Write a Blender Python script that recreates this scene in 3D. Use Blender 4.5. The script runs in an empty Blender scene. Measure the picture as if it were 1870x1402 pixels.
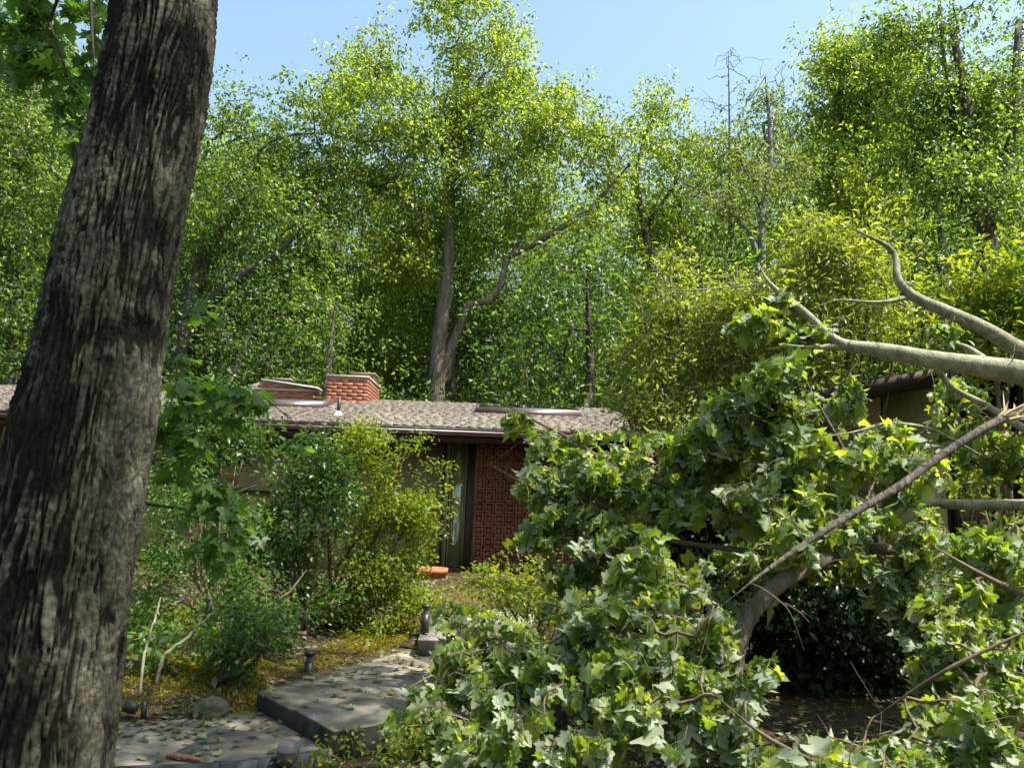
import bpy, bmesh, math, random
import numpy as np
from mathutils import Vector, Matrix
R = math.radians
C = bpy.context.scene.collection
sc = bpy.context.scene
rng = np.random.default_rng(7)
random.seed(7)
IW, IH, FPX = 1870.0, 1402.0, 1412.0

# ------------------------------------------------------------------ camera
PITCH, ROLL = R(9.2), R(2.2)
CAM = np.array([0.0, 0.0, 1.6])
_f = np.array([0, math.cos(PITCH), math.sin(PITCH)])
_u = np.array([0, -math.sin(PITCH), math.cos(PITCH)])
_r = np.array([1.0, 0, 0])
cu = _u * math.cos(ROLL) - _r * math.sin(ROLL)
cr = _r * math.cos(ROLL) + _u * math.sin(ROLL)
cam_d = bpy.data.cameras.new('camera')
cam = bpy.data.objects.new('camera', cam_d)
C.objects.link(cam)
cam.matrix_world = Matrix(((cr[0], cu[0], -_f[0], CAM[0]), (cr[1], cu[1], -_f[1], CAM[1]), (cr[2], cu[2], -_f[2], CAM[2]), (0, 0, 0, 1)))
cam_d.sensor_width = 36
cam_d.lens = FPX / IW * 36
cam_d.clip_start = 0.05
cam_d.clip_end = 2000
sc.camera = cam

# ------------------------------------------------------------------ light
SUN_EL, SUN_AZ = 60.0, 113.0          # azimuth: degrees to the right of straight ahead
w = bpy.data.worlds.new('World'); sc.world = w; w.use_nodes = True
nt = w.node_tree
sky = nt.nodes.new('ShaderNodeTexSky'); sky.sky_type = 'NISHITA'; sky.sun_disc = False
sky.sun_elevation = R(SUN_EL); sky.sun_rotation = R(SUN_AZ)
sky.air_density = 1.8; sky.dust_density = 3.0; sky.ozone_density = 4.0
nt.links.new(sky.outputs[0], nt.nodes['Background'].inputs[0])
nt.nodes['Background'].inputs[1].default_value = 0.125
sd = bpy.data.lights.new('sun', 'SUN'); so = bpy.data.objects.new('sun', sd); C.objects.link(so)
sd.energy = 5.0; sd.angle = R(0.53); sd.color = (1.0, 0.95, 0.86)
SUNV = np.array([math.sin(R(SUN_AZ)) * math.cos(R(SUN_EL)), math.cos(R(SUN_AZ)) * math.cos(R(SUN_EL)), math.sin(R(SUN_EL))])
so.rotation_euler = Vector(-SUNV).to_track_quat('-Z', 'Y').to_euler()
sc.view_settings.view_transform = 'Standard'
sc.view_settings.look = 'None'
sc.view_settings.exposure = 1.22
sc.view_settings.gamma = 1.0
try:
    sc.cycles.max_bounces = 6; sc.cycles.diffuse_bounces = 3; sc.cycles.transmission_bounces = 4
    sc.cycles.glossy_bounces = 2; sc.cycles.sample_clamp_indirect = 4
    sc.cycles.use_denoising = True
except Exception:
    pass

# ------------------------------------------------------------------ helpers
def at(px, py, Y):
    """world point at forward distance Y seen at a pixel of the 1870x1402 picture (used to measure positions)"""
    d = cr * ((px - IW / 2) / FPX) + cu * ((IH / 2 - py) / FPX) + _f
    return CAM + d * (Y / d[1])

def atz(px, py, z):
    d = cr * ((px - IW / 2) / FPX) + cu * ((IH / 2 - py) / FPX) + _f
    return CAM + d * ((z - CAM[2]) / d[2])

def absloc(o):
    v = np.zeros(3)
    while o is not None:
        v += np.array(o.location); o = o.parent
    return v

def tag(o, label=None, cat=None, group=None, kind=None):
    if label: o['label'] = label
    if cat: o['category'] = cat
    if group: o['group'] = group
    if kind: o['kind'] = kind
    return o

def thing(name, label, cat, loc=(0, 0, 0), group=None):
    o = bpy.data.objects.new(name, None); C.objects.link(o); o.location = tuple(loc)
    o.empty_display_size = 0.2
    return tag(o, label, cat, group)

def mesh_np(name, V, F, mat, smooth=False):
    """V (n,3), F list of arrays with constant row length"""
    me = bpy.data.meshes.new(name)
    if not isinstance(F, list): F = [F]
    F = [np.asarray(f, dtype=np.int32) for f in F if len(f)]
    V = np.asarray(V, dtype=np.float32)
    if not F: return me
    me.vertices.add(len(V)); me.vertices.foreach_set('co', V.ravel())
    nl = sum(f.size for f in F); npoly = sum(len(f) for f in F)
    me.loops.add(nl); me.polygons.add(npoly)
    me.loops.foreach_set('vertex_index', np.concatenate([f.ravel() for f in F]))
    tot = np.concatenate([np.full(len(f), f.shape[1], np.int32) for f in F])
    st = np.concatenate([[0], np.cumsum(tot)[:-1]]).astype(np.int32)
    me.polygons.foreach_set('loop_start', st)
    if smooth: me.polygons.foreach_set('use_smooth', np.ones(npoly, bool))
    me.update(calc_edges=True)
    if mat is not None: me.materials.append(mat)
    return me

def obj(name, V, F, mat, parent=None, smooth=False, origin=None):
    V = np.asarray(V, dtype=float)
    base = absloc(parent) if parent is not None else np.zeros(3)
    org = base if origin is None else np.asarray(origin, float)
    o = bpy.data.objects.new(name, mesh_np(name, V - org, F, mat, smooth))
    C.objects.link(o)
    if parent is not None: o.parent = parent
    o.location = tuple(org - base)
    return o

BOXF = np.array([[0, 3, 2, 1], [4, 5, 6, 7], [0, 1, 5, 4], [1, 2, 6, 5], [2, 3, 7, 6], [3, 0, 4, 7]])
class MB:
    def __init__(s): s.V = []; s.F = {}; s.n = 0
    def add(s, V, F):
        V = np.asarray(V, float)
        for f in (F if isinstance(F, list) else [F]):
            f = np.asarray(f)
            if len(f): s.F.setdefault(f.shape[1], []).append(f + s.n)
        s.V.append(V); s.n += len(V)
        return s
    def box(s, a, b):
        x0, y0, z0 = a; x1, y1, z1 = b
        return s.add([[x0, y0, z0], [x1, y0, z0], [x1, y1, z0], [x0, y1, z0], [x0, y0, z1], [x1, y0, z1], [x1, y1, z1], [x0, y1, z1]], BOXF)
    def hexa(s, P): return s.add(P, BOXF)
    def prism(s, poly, z0, z1):
        n = len(poly); P = [(x, y, z0) for x, y in poly] + [(x, y, z1) for x, y in poly]
        s.add(P, np.array([[i, (i + 1) % n, n + (i + 1) % n, n + i] for i in range(n)]))
        cb = s.n - 2 * n
        s.F.setdefault(n, []).append(np.array([[cb + n + i for i in range(n)]])); s.F[n].append(np.array([[cb + n - 1 - i for i in range(n)]]))
        return s
    def lathe(s, c, prof, n=16, axis=None):
        c = np.array(c, float); a = np.linspace(0, 2 * math.pi, n, endpoint=False); V = []
        ax = np.array(axis if axis is not None else (0, 0, 1), float); ax /= np.linalg.norm(ax)
        t = np.cross(ax, [0.3, 1, 0.1]); t /= np.linalg.norm(t); b = np.cross(ax, t)
        for r, z in prof: V += [c + ax * z + r * (math.cos(q) * t + math.sin(q) * b) for q in a]
        m = len(prof)
        F = [[i * n + j, i * n + (j + 1) % n, (i + 1) * n + (j + 1) % n, (i + 1) * n + j] for i in range(m - 1) for j in range(n)]
        return s.add(V, np.array(F))
    def tube(s, P, rad, n=8):
        P = np.asarray(P, float); rad = np.broadcast_to(rad, (len(P),))
        V, F = tube_np(P, rad, n); return s.add(V, F)
    def build(s, name, mat, parent=None, smooth=False, origin=None):
        return obj(name, np.concatenate(s.V), [np.concatenate(f) for f in s.F.values()], mat, parent, smooth, origin)

def tube_np(P, rad, n):
    T = np.gradient(P, axis=0) if len(P) > 1 else np.array([[0, 0, 1.0]])
    T /= np.linalg.norm(T, axis=1)[:, None] + 1e-9
    m = T.mean(0); ref = np.array([0, 0, 1.0]) if abs(m[2]) < 0.75 else np.array([0.2, 1.0, 0])
    A = np.cross(T, ref); A /= np.linalg.norm(A, axis=1)[:, None] + 1e-9
    B = np.cross(T, A)
    a = np.linspace(0, 2 * math.pi, n, endpoint=False)
    V = P[:, None] + rad[:, None, None] * (A[:, None] * np.cos(a)[None, :, None] + B[:, None] * np.sin(a)[None, :, None])
    k = len(P); i = np.arange(k - 1)[:, None]; j = np.arange(n)[None]; j2 = (j + 1) % n
    F = np.stack([i * n + j, i * n + j2, (i + 1) * n + j2, (i + 1) * n + j], -1).reshape(-1, 4)
    return V.reshape(-1, 3), F

def vnoise(P, seed=0):
    """cheap smooth value noise of (n,2|3) points, in -1..1"""
    P = np.asarray(P, float); k = P.shape[1]; i = np.floor(P).astype(np.int64); f = P - i; f = f * f * (3 - 2 * f)
    out = np.zeros(len(P))
    for c in range(2 ** k):
        wgt = np.ones(len(P)); h = np.full(len(P), seed * 7919 + 13, np.int64)
        for a in range(k):
            b = (c >> a) & 1
            wgt *= f[:, a] if b else 1 - f[:, a]
            h = (h * 1103515245 + (i[:, a] + b) * (73856093, 19349663, 83492791)[a]) & 0x7fffffff
        h = (h ^ (h >> 13)) * 1274126177 & 0x7fffffff; h = (h ^ (h >> 15)) & 0xffff
        out += wgt * (h / 32767.5 - 1)
    return out

# ------------------------------------------------------------------ materials
def M_new(name):
    m = bpy.data.materials.new(name); m.use_nodes = True
    return m, m.node_tree.nodes, m.node_tree.links

def ramp(nodes, links, src, stops):
    r = nodes.new('ShaderNodeValToRGB'); cr_ = r.color_ramp
    while len(cr_.elements) > 1: cr_.elements.remove(cr_.elements[-1])
    cr_.elements[0].position = stops[0][0]; cr_.elements[0].color = (*stops[0][1], 1)
    for p, c in stops[1:]:
        e = cr_.elements.new(p); e.color = (*c, 1)
    links.new(src, r.inputs[0]); return r

def mathn(nodes, links, op, a, b=None):
    m = nodes.new('ShaderNodeMath'); m.operation = op
    for k, v in enumerate((a, b)):
        if v is None: continue
        if isinstance(v, (int, float)): m.inputs[k].default_value = v
        else: links.new(v, m.inputs[k])
    return m.outputs[0]

def leaf_mat(name, cols, under=None, rough=0.45, trans=0.45, tcol=(1.25, 1.35, 0.45), patch=0.6, pscale=0.6, spec=0.4):
    m, N, L = M_new(name)
    p = N['Principled BSDF']; out = N['Material Output']
    g = N.new('ShaderNodeNewGeometry'); oi = N.new('ShaderNodeObjectInfo')
    tc = N.new('ShaderNodeNewGeometry')
    no = N.new('ShaderNodeTexNoise'); no.inputs['Scale'].default_value = pscale; no.inputs['Detail'].default_value = 2
    L.new(tc.outputs['Position'], no.inputs['Vector'])
    rnd = mathn(N, L, 'FRACT', mathn(N, L, 'ADD', g.outputs['Random Per Island'], oi.outputs['Random']))
    a = mathn(N, L, 'MULTIPLY', rnd, 1 - patch * 0.6)
    b = mathn(N, L, 'MULTIPLY', no.outputs[0], patch)
    s = mathn(N, L, 'ADD', a, b)
    s = mathn(N, L, 'SUBTRACT', s, patch * 0.2)
    k = len(cols) - 1
    rp = ramp(N, L, s, [(0.1 + 0.8 * i / k, c) for i, c in enumerate(cols)])
    col = rp.outputs[0]
    if under:
        mx = N.new('ShaderNodeMix'); mx.data_type = 'RGBA'
        L.new(g.outputs['Backfacing'], mx.inputs[0]); L.new(col, mx.inputs[6]); mx.inputs[7].default_value = (*under, 1)
        L.new(mx.outputs[2], p.inputs['Base Color'])
    else:
        L.new(col, p.inputs['Base Color'])
    p.inputs['Roughness'].default_value = rough
    p.inputs['Specular IOR Level'].default_value = spec
    t = N.new('ShaderNodeBsdfTranslucent')
    mm = N.new('ShaderNodeMix'); mm.data_type = 'RGBA'; mm.blend_type = 'MULTIPLY'; mm.inputs[0].default_value = 1
    L.new(col, mm.inputs[6]); mm.inputs[7].default_value = (*[min(c * 1.7, 8) for c in tcol], 1); mm.clamp_result = False
    L.new(mm.outputs[2], t.inputs[0])
    ms = N.new('ShaderNodeMixShader'); ms.inputs[0].default_value = trans
    L.new(p.outputs[0], ms.inputs[1]); L.new(t.outputs[0], ms.inputs[2]); L.new(ms.outputs[0], out.inputs[0])
    return m

def rough_mat(name, cols, scale=8, rough=0.8, bump=0.3, stretch=(1, 1, 1), detail=8, bscale=None, metallic=0.0, dist=0.02, spec=0.3, pos=True, bands=(0.3, 0.7)):
    m, N, L = M_new(name); p = N['Principled BSDF']
    tc = N.new('ShaderNodeTexCoord'); mp = N.new('ShaderNodeMapping'); mp.inputs['Scale'].default_value = stretch
    L.new(tc.outputs['Object'], mp.inputs[0])
    no = N.new('ShaderNodeTexNoise'); no.inputs['Scale'].default_value = scale; no.inputs['Detail'].default_value = detail; no.inputs['Roughness'].default_value = 0.65
    L.new(mp.outputs[0], no.inputs['Vector'])
    oi = N.new('ShaderNodeObjectInfo')
    s = mathn(N, L, 'ADD', no.outputs[0], mathn(N, L, 'MULTIPLY', mathn(N, L, 'SUBTRACT', oi.outputs['Random'], 0.5), 0.18))
    k = len(cols) - 1
    rp = ramp(N, L, s, [(bands[0] + (bands[1] - bands[0]) * i / k, c) for i, c in enumerate(cols)])
    L.new(rp.outputs[0], p.inputs['Base Color'])
    p.inputs['Roughness'].default_value = rough; p.inputs['Metallic'].default_value = metallic; p.inputs['Specular IOR Level'].default_value = spec
    if bump:
        n2 = N.new('ShaderNodeTexNoise'); n2.inputs['Scale'].default_value = bscale or scale * 3; n2.inputs['Detail'].default_value = 8
        L.new(mp.outputs[0], n2.inputs['Vector'])
        bp = N.new('ShaderNodeBump'); bp.inputs['Strength'].default_value = bump; bp.inputs['Distance'].default_value = dist
        L.new(n2.outputs[0], bp.inputs['Height']); L.new(bp.outputs[0], p.inputs['Normal'])
    return m

M = {}
M['bg_leaf_a'] = leaf_mat('hickory_leaf', [(.055, .085, .014), (.115, .16, .024), (.19, .235, .034), (.28, .31, .05)], trans=.5, rough=.42, spec=.5, tcol=(1.5, 1.6, .45))
M['bg_leaf_b'] = leaf_mat('oak_leaf', [(.026, .048, .012), (.058, .095, .02), (.115, .165, .03), (.21, .26, .05)], trans=.5, rough=.42, spec=.5, tcol=(1.5, 1.6, .45))
M['bg_leaf_c'] = leaf_mat('birch_leaf', [(.06, .09, .02), (.11, .15, .03), (.15, .18, .04), (.19, .20, .05)], trans=.4, rough=.5)
M['under_leaf'] = leaf_mat('understory_leaf', [(.014, .032, .010), (.032, .062, .016), (.07, .115, .024), (.16, .21, .045)], trans=.5, rough=.42, spec=.5, tcol=(1.4, 1.6, .45))
M['tulip_leaf'] = leaf_mat('tulip_leaf', [(.04, .075, .02), (.085, .135, .03), (.145, .205, .038), (.25, .29, .05)], under=(.34, .38, .27), trans=.47, rough=.5, patch=.4, pscale=1.2, spec=.35, tcol=(1.8, 1.7, .4))
M['maple_leaf'] = leaf_mat('maple_leaf', [(.05, .11, .02), (.08, .155, .028), (.12, .20, .035)], under=(.14, .21, .10), trans=.5, rough=.42, patch=.4, pscale=1.5)
M['azalea_leaf'] = leaf_mat('azalea_leaf', [(.05, .11, .012), (.10, .17, .016), (.17, .22, .02), (.24, .25, .025)], trans=.5, rough=.45, tcol=(1.4, 1.25, .3), patch=.4, pscale=1.5)
M['shade_leaf'] = leaf_mat('evergreen_shade_leaf', [(.008, .02, .006), (.014, .032, .009), (.025, .05, .012)], trans=.15, rough=.4)  # leaf colour darkened to carry the shade of the hollow
M['dark_leaf'] = leaf_mat('shrub_leaf', [(.018, .055, .012), (.035, .085, .016), (.06, .12, .02), (.11, .17, .025)], trans=.35, rough=.35, patch=.4, pscale=1.5, spec=.5)
M['rhodo_leaf'] = leaf_mat('laurel_leaf', [(.075, .115, .022), (.13, .18, .032), (.20, .25, .045), (.28, .29, .065)], under=(.28, .31, .14), trans=.5, rough=.38, patch=.5, pscale=1.0, spec=.5, tcol=(1.3, 1.2, .3))
M['litter_leaf'] = leaf_mat('litter_leaf', [(.05, .09, .02), (.12, .15, .04), (.20, .16, .07), (.12, .07, .035)], under=(.2, .22, .12), trans=.2, patch=.3)
M['bark_tan'] = rough_mat('tan_bark', [(.07, .055, .04), (.15, .12, .09), (.25, .20, .155)], scale=3, stretch=(3, 3, .5), bump=.8, bscale=10, dist=.05)
M['bark_dark'] = rough_mat('dark_bark', [(.03, .025, .02), (.07, .06, .05), (.13, .11, .09)], scale=3, stretch=(3, 3, .6), bump=.8, bscale=10, dist=.05)
M['bark_twig'] = rough_mat('twig_bark', [(.05, .035, .022), (.12, .085, .055), (.2, .15, .10)], scale=9, bump=.3, dist=.004)
M['bark_smooth'] = rough_mat('smooth_grey_bark', [(.12, .115, .07), (.25, .24, .16), (.38, .365, .26)], scale=11, bump=.8, bscale=55, dist=.008, stretch=(1.6, 1, 1))
M['bark_birch'] = rough_mat('pale_bark', [(.10, .09, .08), (.24, .23, .21), (.36, .35, .32)], scale=5, bump=.3)
M['wood_fresh'] = rough_mat('split_wood', [(.30, .22, .12), (.48, .38, .23), (.60, .50, .34)], scale=12, stretch=(1, 1, 4), bump=.6, dist=.01)
M['fallen_stick'] = rough_mat('rotten_stick', [(.10, .035, .022), (.2, .08, .05), (.28, .14, .10)], scale=14, bump=.6, dist=.01)

def ground_mat():
    m, N, L = M_new('garden_soil'); p = N['Principled BSDF']
    tc = N.new('ShaderNodeTexCoord')
    n1 = N.new('ShaderNodeTexNoise'); n1.inputs['Scale'].default_value = 0.9; n1.inputs['Detail'].default_value = 5; L.new(tc.outputs['Object'], n1.inputs[0])
    n2 = N.new('ShaderNodeTexNoise'); n2.inputs['Scale'].default_value = 22; n2.inputs['Detail'].default_value = 8; L.new(tc.outputs['Object'], n2.inputs[0])
    soil = ramp(N, L, n2.outputs[0], [(.3, (.025, .017, .010)), (.55, (.07, .048, .028)), (.75, (.13, .095, .055))])
    moss = ramp(N, L, n2.outputs[0], [(.3, (.05, .05, .008)), (.55, (.13, .11, .015)), (.75, (.22, .17, .03))])
    f = ramp(N, L, n1.outputs[0], [(.50, (0, 0, 0)), (.60, (1, 1, 1))])
    sx = N.new('ShaderNodeSeparateXYZ'); L.new(tc.outputs['Object'], sx.inputs[0]); mr = N.new('ShaderNodeMapRange'); mr.inputs[1].default_value = .3; mr.inputs[2].default_value = -.6; L.new(sx.outputs[0], mr.inputs[0])
    fm = mathn(N, L, 'MULTIPLY', f.outputs[0], mr.outputs[0])
    mx = N.new('ShaderNodeMix'); mx.data_type = 'RGBA'; L.new(fm, mx.inputs[0]); L.new(soil.outputs[0], mx.inputs[6]); L.new(moss.outputs[0], mx.inputs[7])
    L.new(mx.outputs[2], p.inputs['Base Color']); p.inputs['Roughness'].default_value = .95; p.inputs['Specular IOR Level'].default_value = .15
    b = N.new('ShaderNodeBump'); b.inputs['Strength'].default_value = 1; b.inputs['Distance'].default_value = .04
    n3 = N.new('ShaderNodeTexNoise'); n3.inputs['Scale'].default_value = 60; n3.inputs['Detail'].default_value = 6; L.new(tc.outputs['Object'], n3.inputs[0])
    L.new(n3.outputs[0], b.inputs['Height']); L.new(b.outputs[0], p.inputs['Normal'])
    return m
M['ground'] = ground_mat()
M['paver'] = rough_mat('slate_paver', [(.12, .107, .083), (.19, .17, .135), (.28, .25, .20)], scale=5, bump=.35, bscale=60, dist=.004, rough=.9, spec=.12)
M['riser_shade'] = rough_mat('riser_shade_base', [(.010, .009, .008), (.022, .02, .017)], scale=8, bump=.4)  # near-black: the shade on the risers is put into this colour
M['shingle'] = rough_mat('cedar_shingle', [(.10, .083, .068), (.17, .142, .118), (.24, .204, .172), (.30, .26, .22)], scale=5, stretch=(2.5, .7, .7), bump=.6, bscale=20, dist=.01, rough=.85)
M['brown_paint'] = rough_mat('dark_brown_trim', [(.030, .017, .016), (.055, .030, .027)], scale=6, bump=.15, rough=.55)
M['gutter'] = rough_mat('brown_gutter', [(.05, .03, .03), (.09, .06, .058)], scale=4, bump=.05, rough=.38, spec=.5)
M['beige_wall'] = rough_mat('tan_plywood', [(.25, .20, .10), (.33, .26, .14), (.40, .33, .19)], scale=2.5, stretch=(6, 6, .6), bump=.25, bscale=30, dist=.004)
M['brick'] = rough_mat('red_brick', [(.17, .055, .035), (.27, .095, .055), (.36, .16, .10)], scale=5, bump=.5, bscale=40, dist=.005, rough=.85)
M['mortar'] = rough_mat('mortar', [(.26, .20, .16), (.42, .34, .28)], scale=20, bump=.4, dist=.004)
M['block'] = rough_mat('rust_red_block', [(.16, .06, .042), (.24, .092, .063), (.32, .14, .10)], scale=6, bump=.4, bscale=40, dist=.004, rough=.85)
M['cedar'] = rough_mat('cedar_wood', [(.16, .055, .025), (.28, .11, .05), (.36, .16, .08)], scale=4, stretch=(1, 1, 6), bump=.2)
M['metal_cap'] = rough_mat('pale_metal_cap', [(.45, .40, .36), (.62, .57, .52)], scale=5, bump=.05, rough=.4)
M['flashing'] = rough_mat('white_flashing', [(.7, .7, .72), (.82, .82, .84)], scale=5, bump=.02, rough=.35)
M['cage'] = rough_mat('weathered_cage', [(.26, .2, .14), (.4, .33, .25)], scale=10, bump=.2, rough=.6)
M['terracotta'] = rough_mat('terracotta', [(.38, .12, .05), (.52, .19, .09)], scale=8, bump=.15, rough=.8)
M['black_metal'] = rough_mat('black_metal', [(.012, .011, .01), (.03, .028, .025)], scale=12, bump=.1, rough=.45, spec=.5)
M['bronze'] = rough_mat('greyish_bronze', [(.09, .075, .08), (.17, .14, .14)], scale=9, bump=.08, rough=.45, spec=.5)
M['rock'] = rough_mat('mossy_rock', [(.04, .04, .022), (.09, .085, .05), (.16, .14, .10)], scale=8, bump=.8, dist=.02)
M['stone_step'] = rough_mat('pale_step_stone', [(.16, .15, .13), (.30, .28, .25)], scale=9, bump=.4, dist=.006)
M['reflection_panel'] = rough_mat('leaf_reflection', [(.7, .66, .42), (.85, .82, .58)], scale=1.5, stretch=(14, 1, .3), bump=.4, bscale=3, dist=.05)  # yellow colour stands in for leaf reflections in the door glass
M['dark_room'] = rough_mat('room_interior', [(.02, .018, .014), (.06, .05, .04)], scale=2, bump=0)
def glass_mat():
    m, N, L = M_new('window_glass'); p = N['Principled BSDF']
    p.inputs['Base Color'].default_value = (.012, .014, .013, 1); p.inputs['Roughness'].default_value = .03; p.inputs['Specular IOR Level'].default_value = 1.0
    gl_ = N.new('ShaderNodeBsdfGlossy'); gl_.inputs['Roughness'].default_value = .02; gl_.inputs[0].default_value = (.8, .85, .8, 1); ms = N.new('ShaderNodeMixShader'); ms.inputs[0].default_value = .3
    L.new(p.outputs[0], ms.inputs[1]); L.new(gl_.outputs[0], ms.inputs[2]); L.new(ms.outputs[0], N['Material Output'].inputs[0])
    return m
M['glass'] = glass_mat()
def clear_glass():
    m, N, L = M_new('door_glass'); N.remove(N['Principled BSDF'])
    a = N.new('ShaderNodeBsdfTransparent'); a.inputs[0].default_value = (.8, .85, .75, 1); b = N.new('ShaderNodeBsdfGlossy'); b.inputs['Roughness'].default_value = .02
    ms = N.new('ShaderNodeMixShader'); ms.inputs[0].default_value = .22; L.new(a.outputs[0], ms.inputs[1]); L.new(b.outputs[0], ms.inputs[2]); L.new(ms.outputs[0], N['Material Output'].inputs[0]); return m
M['clear_glass'] = clear_glass()
M['edging'] = rough_mat('dark_metal_edging', [(.02, .022, .03), (.05, .055, .07)], scale=5, bump=.2, rough=.6, spec=.3)

# ------------------------------------------------------------------ leaf templates  (base at origin, tip along +Y, face up +Z)
def tpl_diamond(w=.42):
    V = np.array([[0, 0, 0], [w / 2, .45, .10], [0, 1, -.05], [-w / 2, .45, .10]])
    return V, np.array([[0, 1, 2], [0, 2, 3]])
def tpl_oval(w=.42, curl=-.12):
    V = np.array([[0, 0, 0], [w * .42, .28, .07], [w * .5, .55, .07 + curl * .3], [w * .22, .85, .03 + curl * .8], [0, 1, curl], [-w * .22, .85, .03 + curl * .8], [-w * .5, .55, .07 + curl * .3], [-w * .42, .28, .07], [0, .5, curl * .2]])
    return V, np.array([[8, i, (i + 1) % 8] for i in range(8)])
def tpl_lobed(kind=0, curl=-.2, asym=0.0, fold=.1):
    if kind == 0:   # four-lobed broad leaf with notched tip
        half = [(0.0, 0.0), (.14, -.02), (.38, .02), (.50, .17), (.34, .30), (.25, .44), (.42, .60), (.44, .78), (.20, .80), (.10, .92)]
        top = [(0, .84)]
    elif kind == 1:  # five-lobed maple-like leaf
        half = [(0.0, 0.0), (.10, -.04), (.36, -.03), (.42, .08), (.22, .18), (.42, .34), (.60, .56), (.36, .50), (.17, .46), (.22, .70), (.10, .82)]
        top = [(0, 1.0)]
    else:
        half = [(0.0, 0.0), (.20, -.05), (.38, .12), (.28, .26), (.50, .42), (.40, .56), (.22, .56), (.26, .72), (.14, .86)]
        top = [(0, 1.02)]
    pts = half + top + [(-x * (1 + asym), y * (1 - asym * .3)) for x, y in half[:0:-1]]
    V = []
    for x, y in pts:
        z = fold * abs(x) * 2 + curl * (y ** 2) - .25 * x * x * (1 if curl < 0 else -.3) + .03 * math.sin(9 * x + 5 * y)
        V.append((x, y, z))
    V.append((0, .42, curl * .12))
    n = len(pts)
    # petiole
    V += [(-.014, 0.0, .0), (.014, 0, 0), (0, -.7, .12)]
    F = [[n, i, (i + 1) % n] for i in range(n)] + [[n + 1, n + 2, n + 3]]
    return np.array(V), np.array(F)
TULIP = [tpl_lobed(0, -.85, .1, .45), tpl_lobed(2, -.7, 0, .5), tpl_lobed(0, -.25, 0, .12), tpl_lobed(0, -.45, .12, .25), tpl_lobed(1, -.3, 0, .1), tpl_lobed(2, -.1, .1, -.15), tpl_lobed(1, -.55, .1, .3)]

def norm(a): return a / (np.linalg.norm(a, axis=-1, keepdims=True) + 1e-9)

def leaf_cloud(tpl, P, tip, nrm, size):
    V, F = tpl; n = len(P); t = norm(tip); b = norm(np.cross(t, nrm)); nn = np.cross(b, t)
    size = np.broadcast_to(size, (n,))
    W = P[:, None] + size[:, None, None] * (V[None, :, 0, None] * b[:, None] + V[None, :, 1, None] * t[:, None] + V[None, :, 2, None] * nn[:, None])
    Fa = (F[None] + (np.arange(n) * len(V))[:, None, None]).reshape(-1, F.shape[1])
    return W.reshape(-1, 3), Fa, (b, t, nn)

def join_clouds(parts):
    V = []; F = []; o = 0
    for v, f in parts:
        V.append(v); F.append(f + o); o += len(v)
    return np.concatenate(V), np.concatenate(F)

# ------------------------------------------------------------------ branching
def grow(seeds, targets, seg=.5, wob=.10, sag=0.0, rg=rng, cheap=1.0):
    """seeds: list of (points, radii); targets: points to be reached, each joined to the nearest wood so far"""
    pos = []; par = []; fix = []
    for k, (pts, rad) in enumerate(seeds):
        pts = np.asarray(pts, float); rad = np.broadcast_to(rad, (len(pts),))
        # resample
        P = []; Rr = []
        for a in range(len(pts) - 1):
            n = max(1, int(np.linalg.norm(pts[a + 1] - pts[a]) / seg))
            for j in range(n):
                t = j / n; P.append(pts[a] * (1 - t) + pts[a + 1] * t); Rr.append(rad[a] * (1 - t) + rad[a + 1] * t)
        P.append(pts[-1]); Rr.append(rad[-1]); P = np.array(P)
        P[1:-1] += rg.normal(0, wob * .35 * np.mean(rad), (max(0, len(P) - 2), 3))
        if k == 0: prev = -1
        else:
            d = np.linalg.norm(np.array(pos) - P[0], axis=1); prev = int(d.argmin())
        for q, r in zip(P, Rr):
            pos.append(q); par.append(prev); fix.append(r); prev = len(pos) - 1
    nseed = len(pos)
    cap = nseed + len(targets) * 14 + 10
    A = np.zeros((cap, 3)); A[:nseed] = pos; n = nseed; par = par + [0] * (cap - nseed); par = par[:cap]
    D = np.full(cap, 0.0)
    T = np.asarray(targets, float)
    d0 = np.array([np.linalg.norm(A[:nseed] - t, axis=1).min() for t in T]) if len(T) else np.array([])
    tips = []
    for t in T[np.argsort(d0)]:
        d = np.linalg.norm(A[:n] - t, axis=1)
        j = int((d + D[:n] * .12 * cheap).argmin()); dist = np.linalg.norm(t - A[j])
        k = int(min(12, max(1, math.ceil(dist / seg)))); p0 = A[j].copy(); prev = j
        bend = rg.normal(0, wob * dist, 3); bend[2] += sag * dist
        for i in range(1, k + 1):
            s = i / k; q = p0 * (1 - s) + t * s + bend * math.sin(math.pi * s)
            A[n] = q; par[n] = prev; D[n] = D[prev] + dist / k; prev = n; n += 1
        tips.append(prev)
    return A[:n], np.array(par[:n]), np.array(fix), np.array(tips, int)

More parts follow.
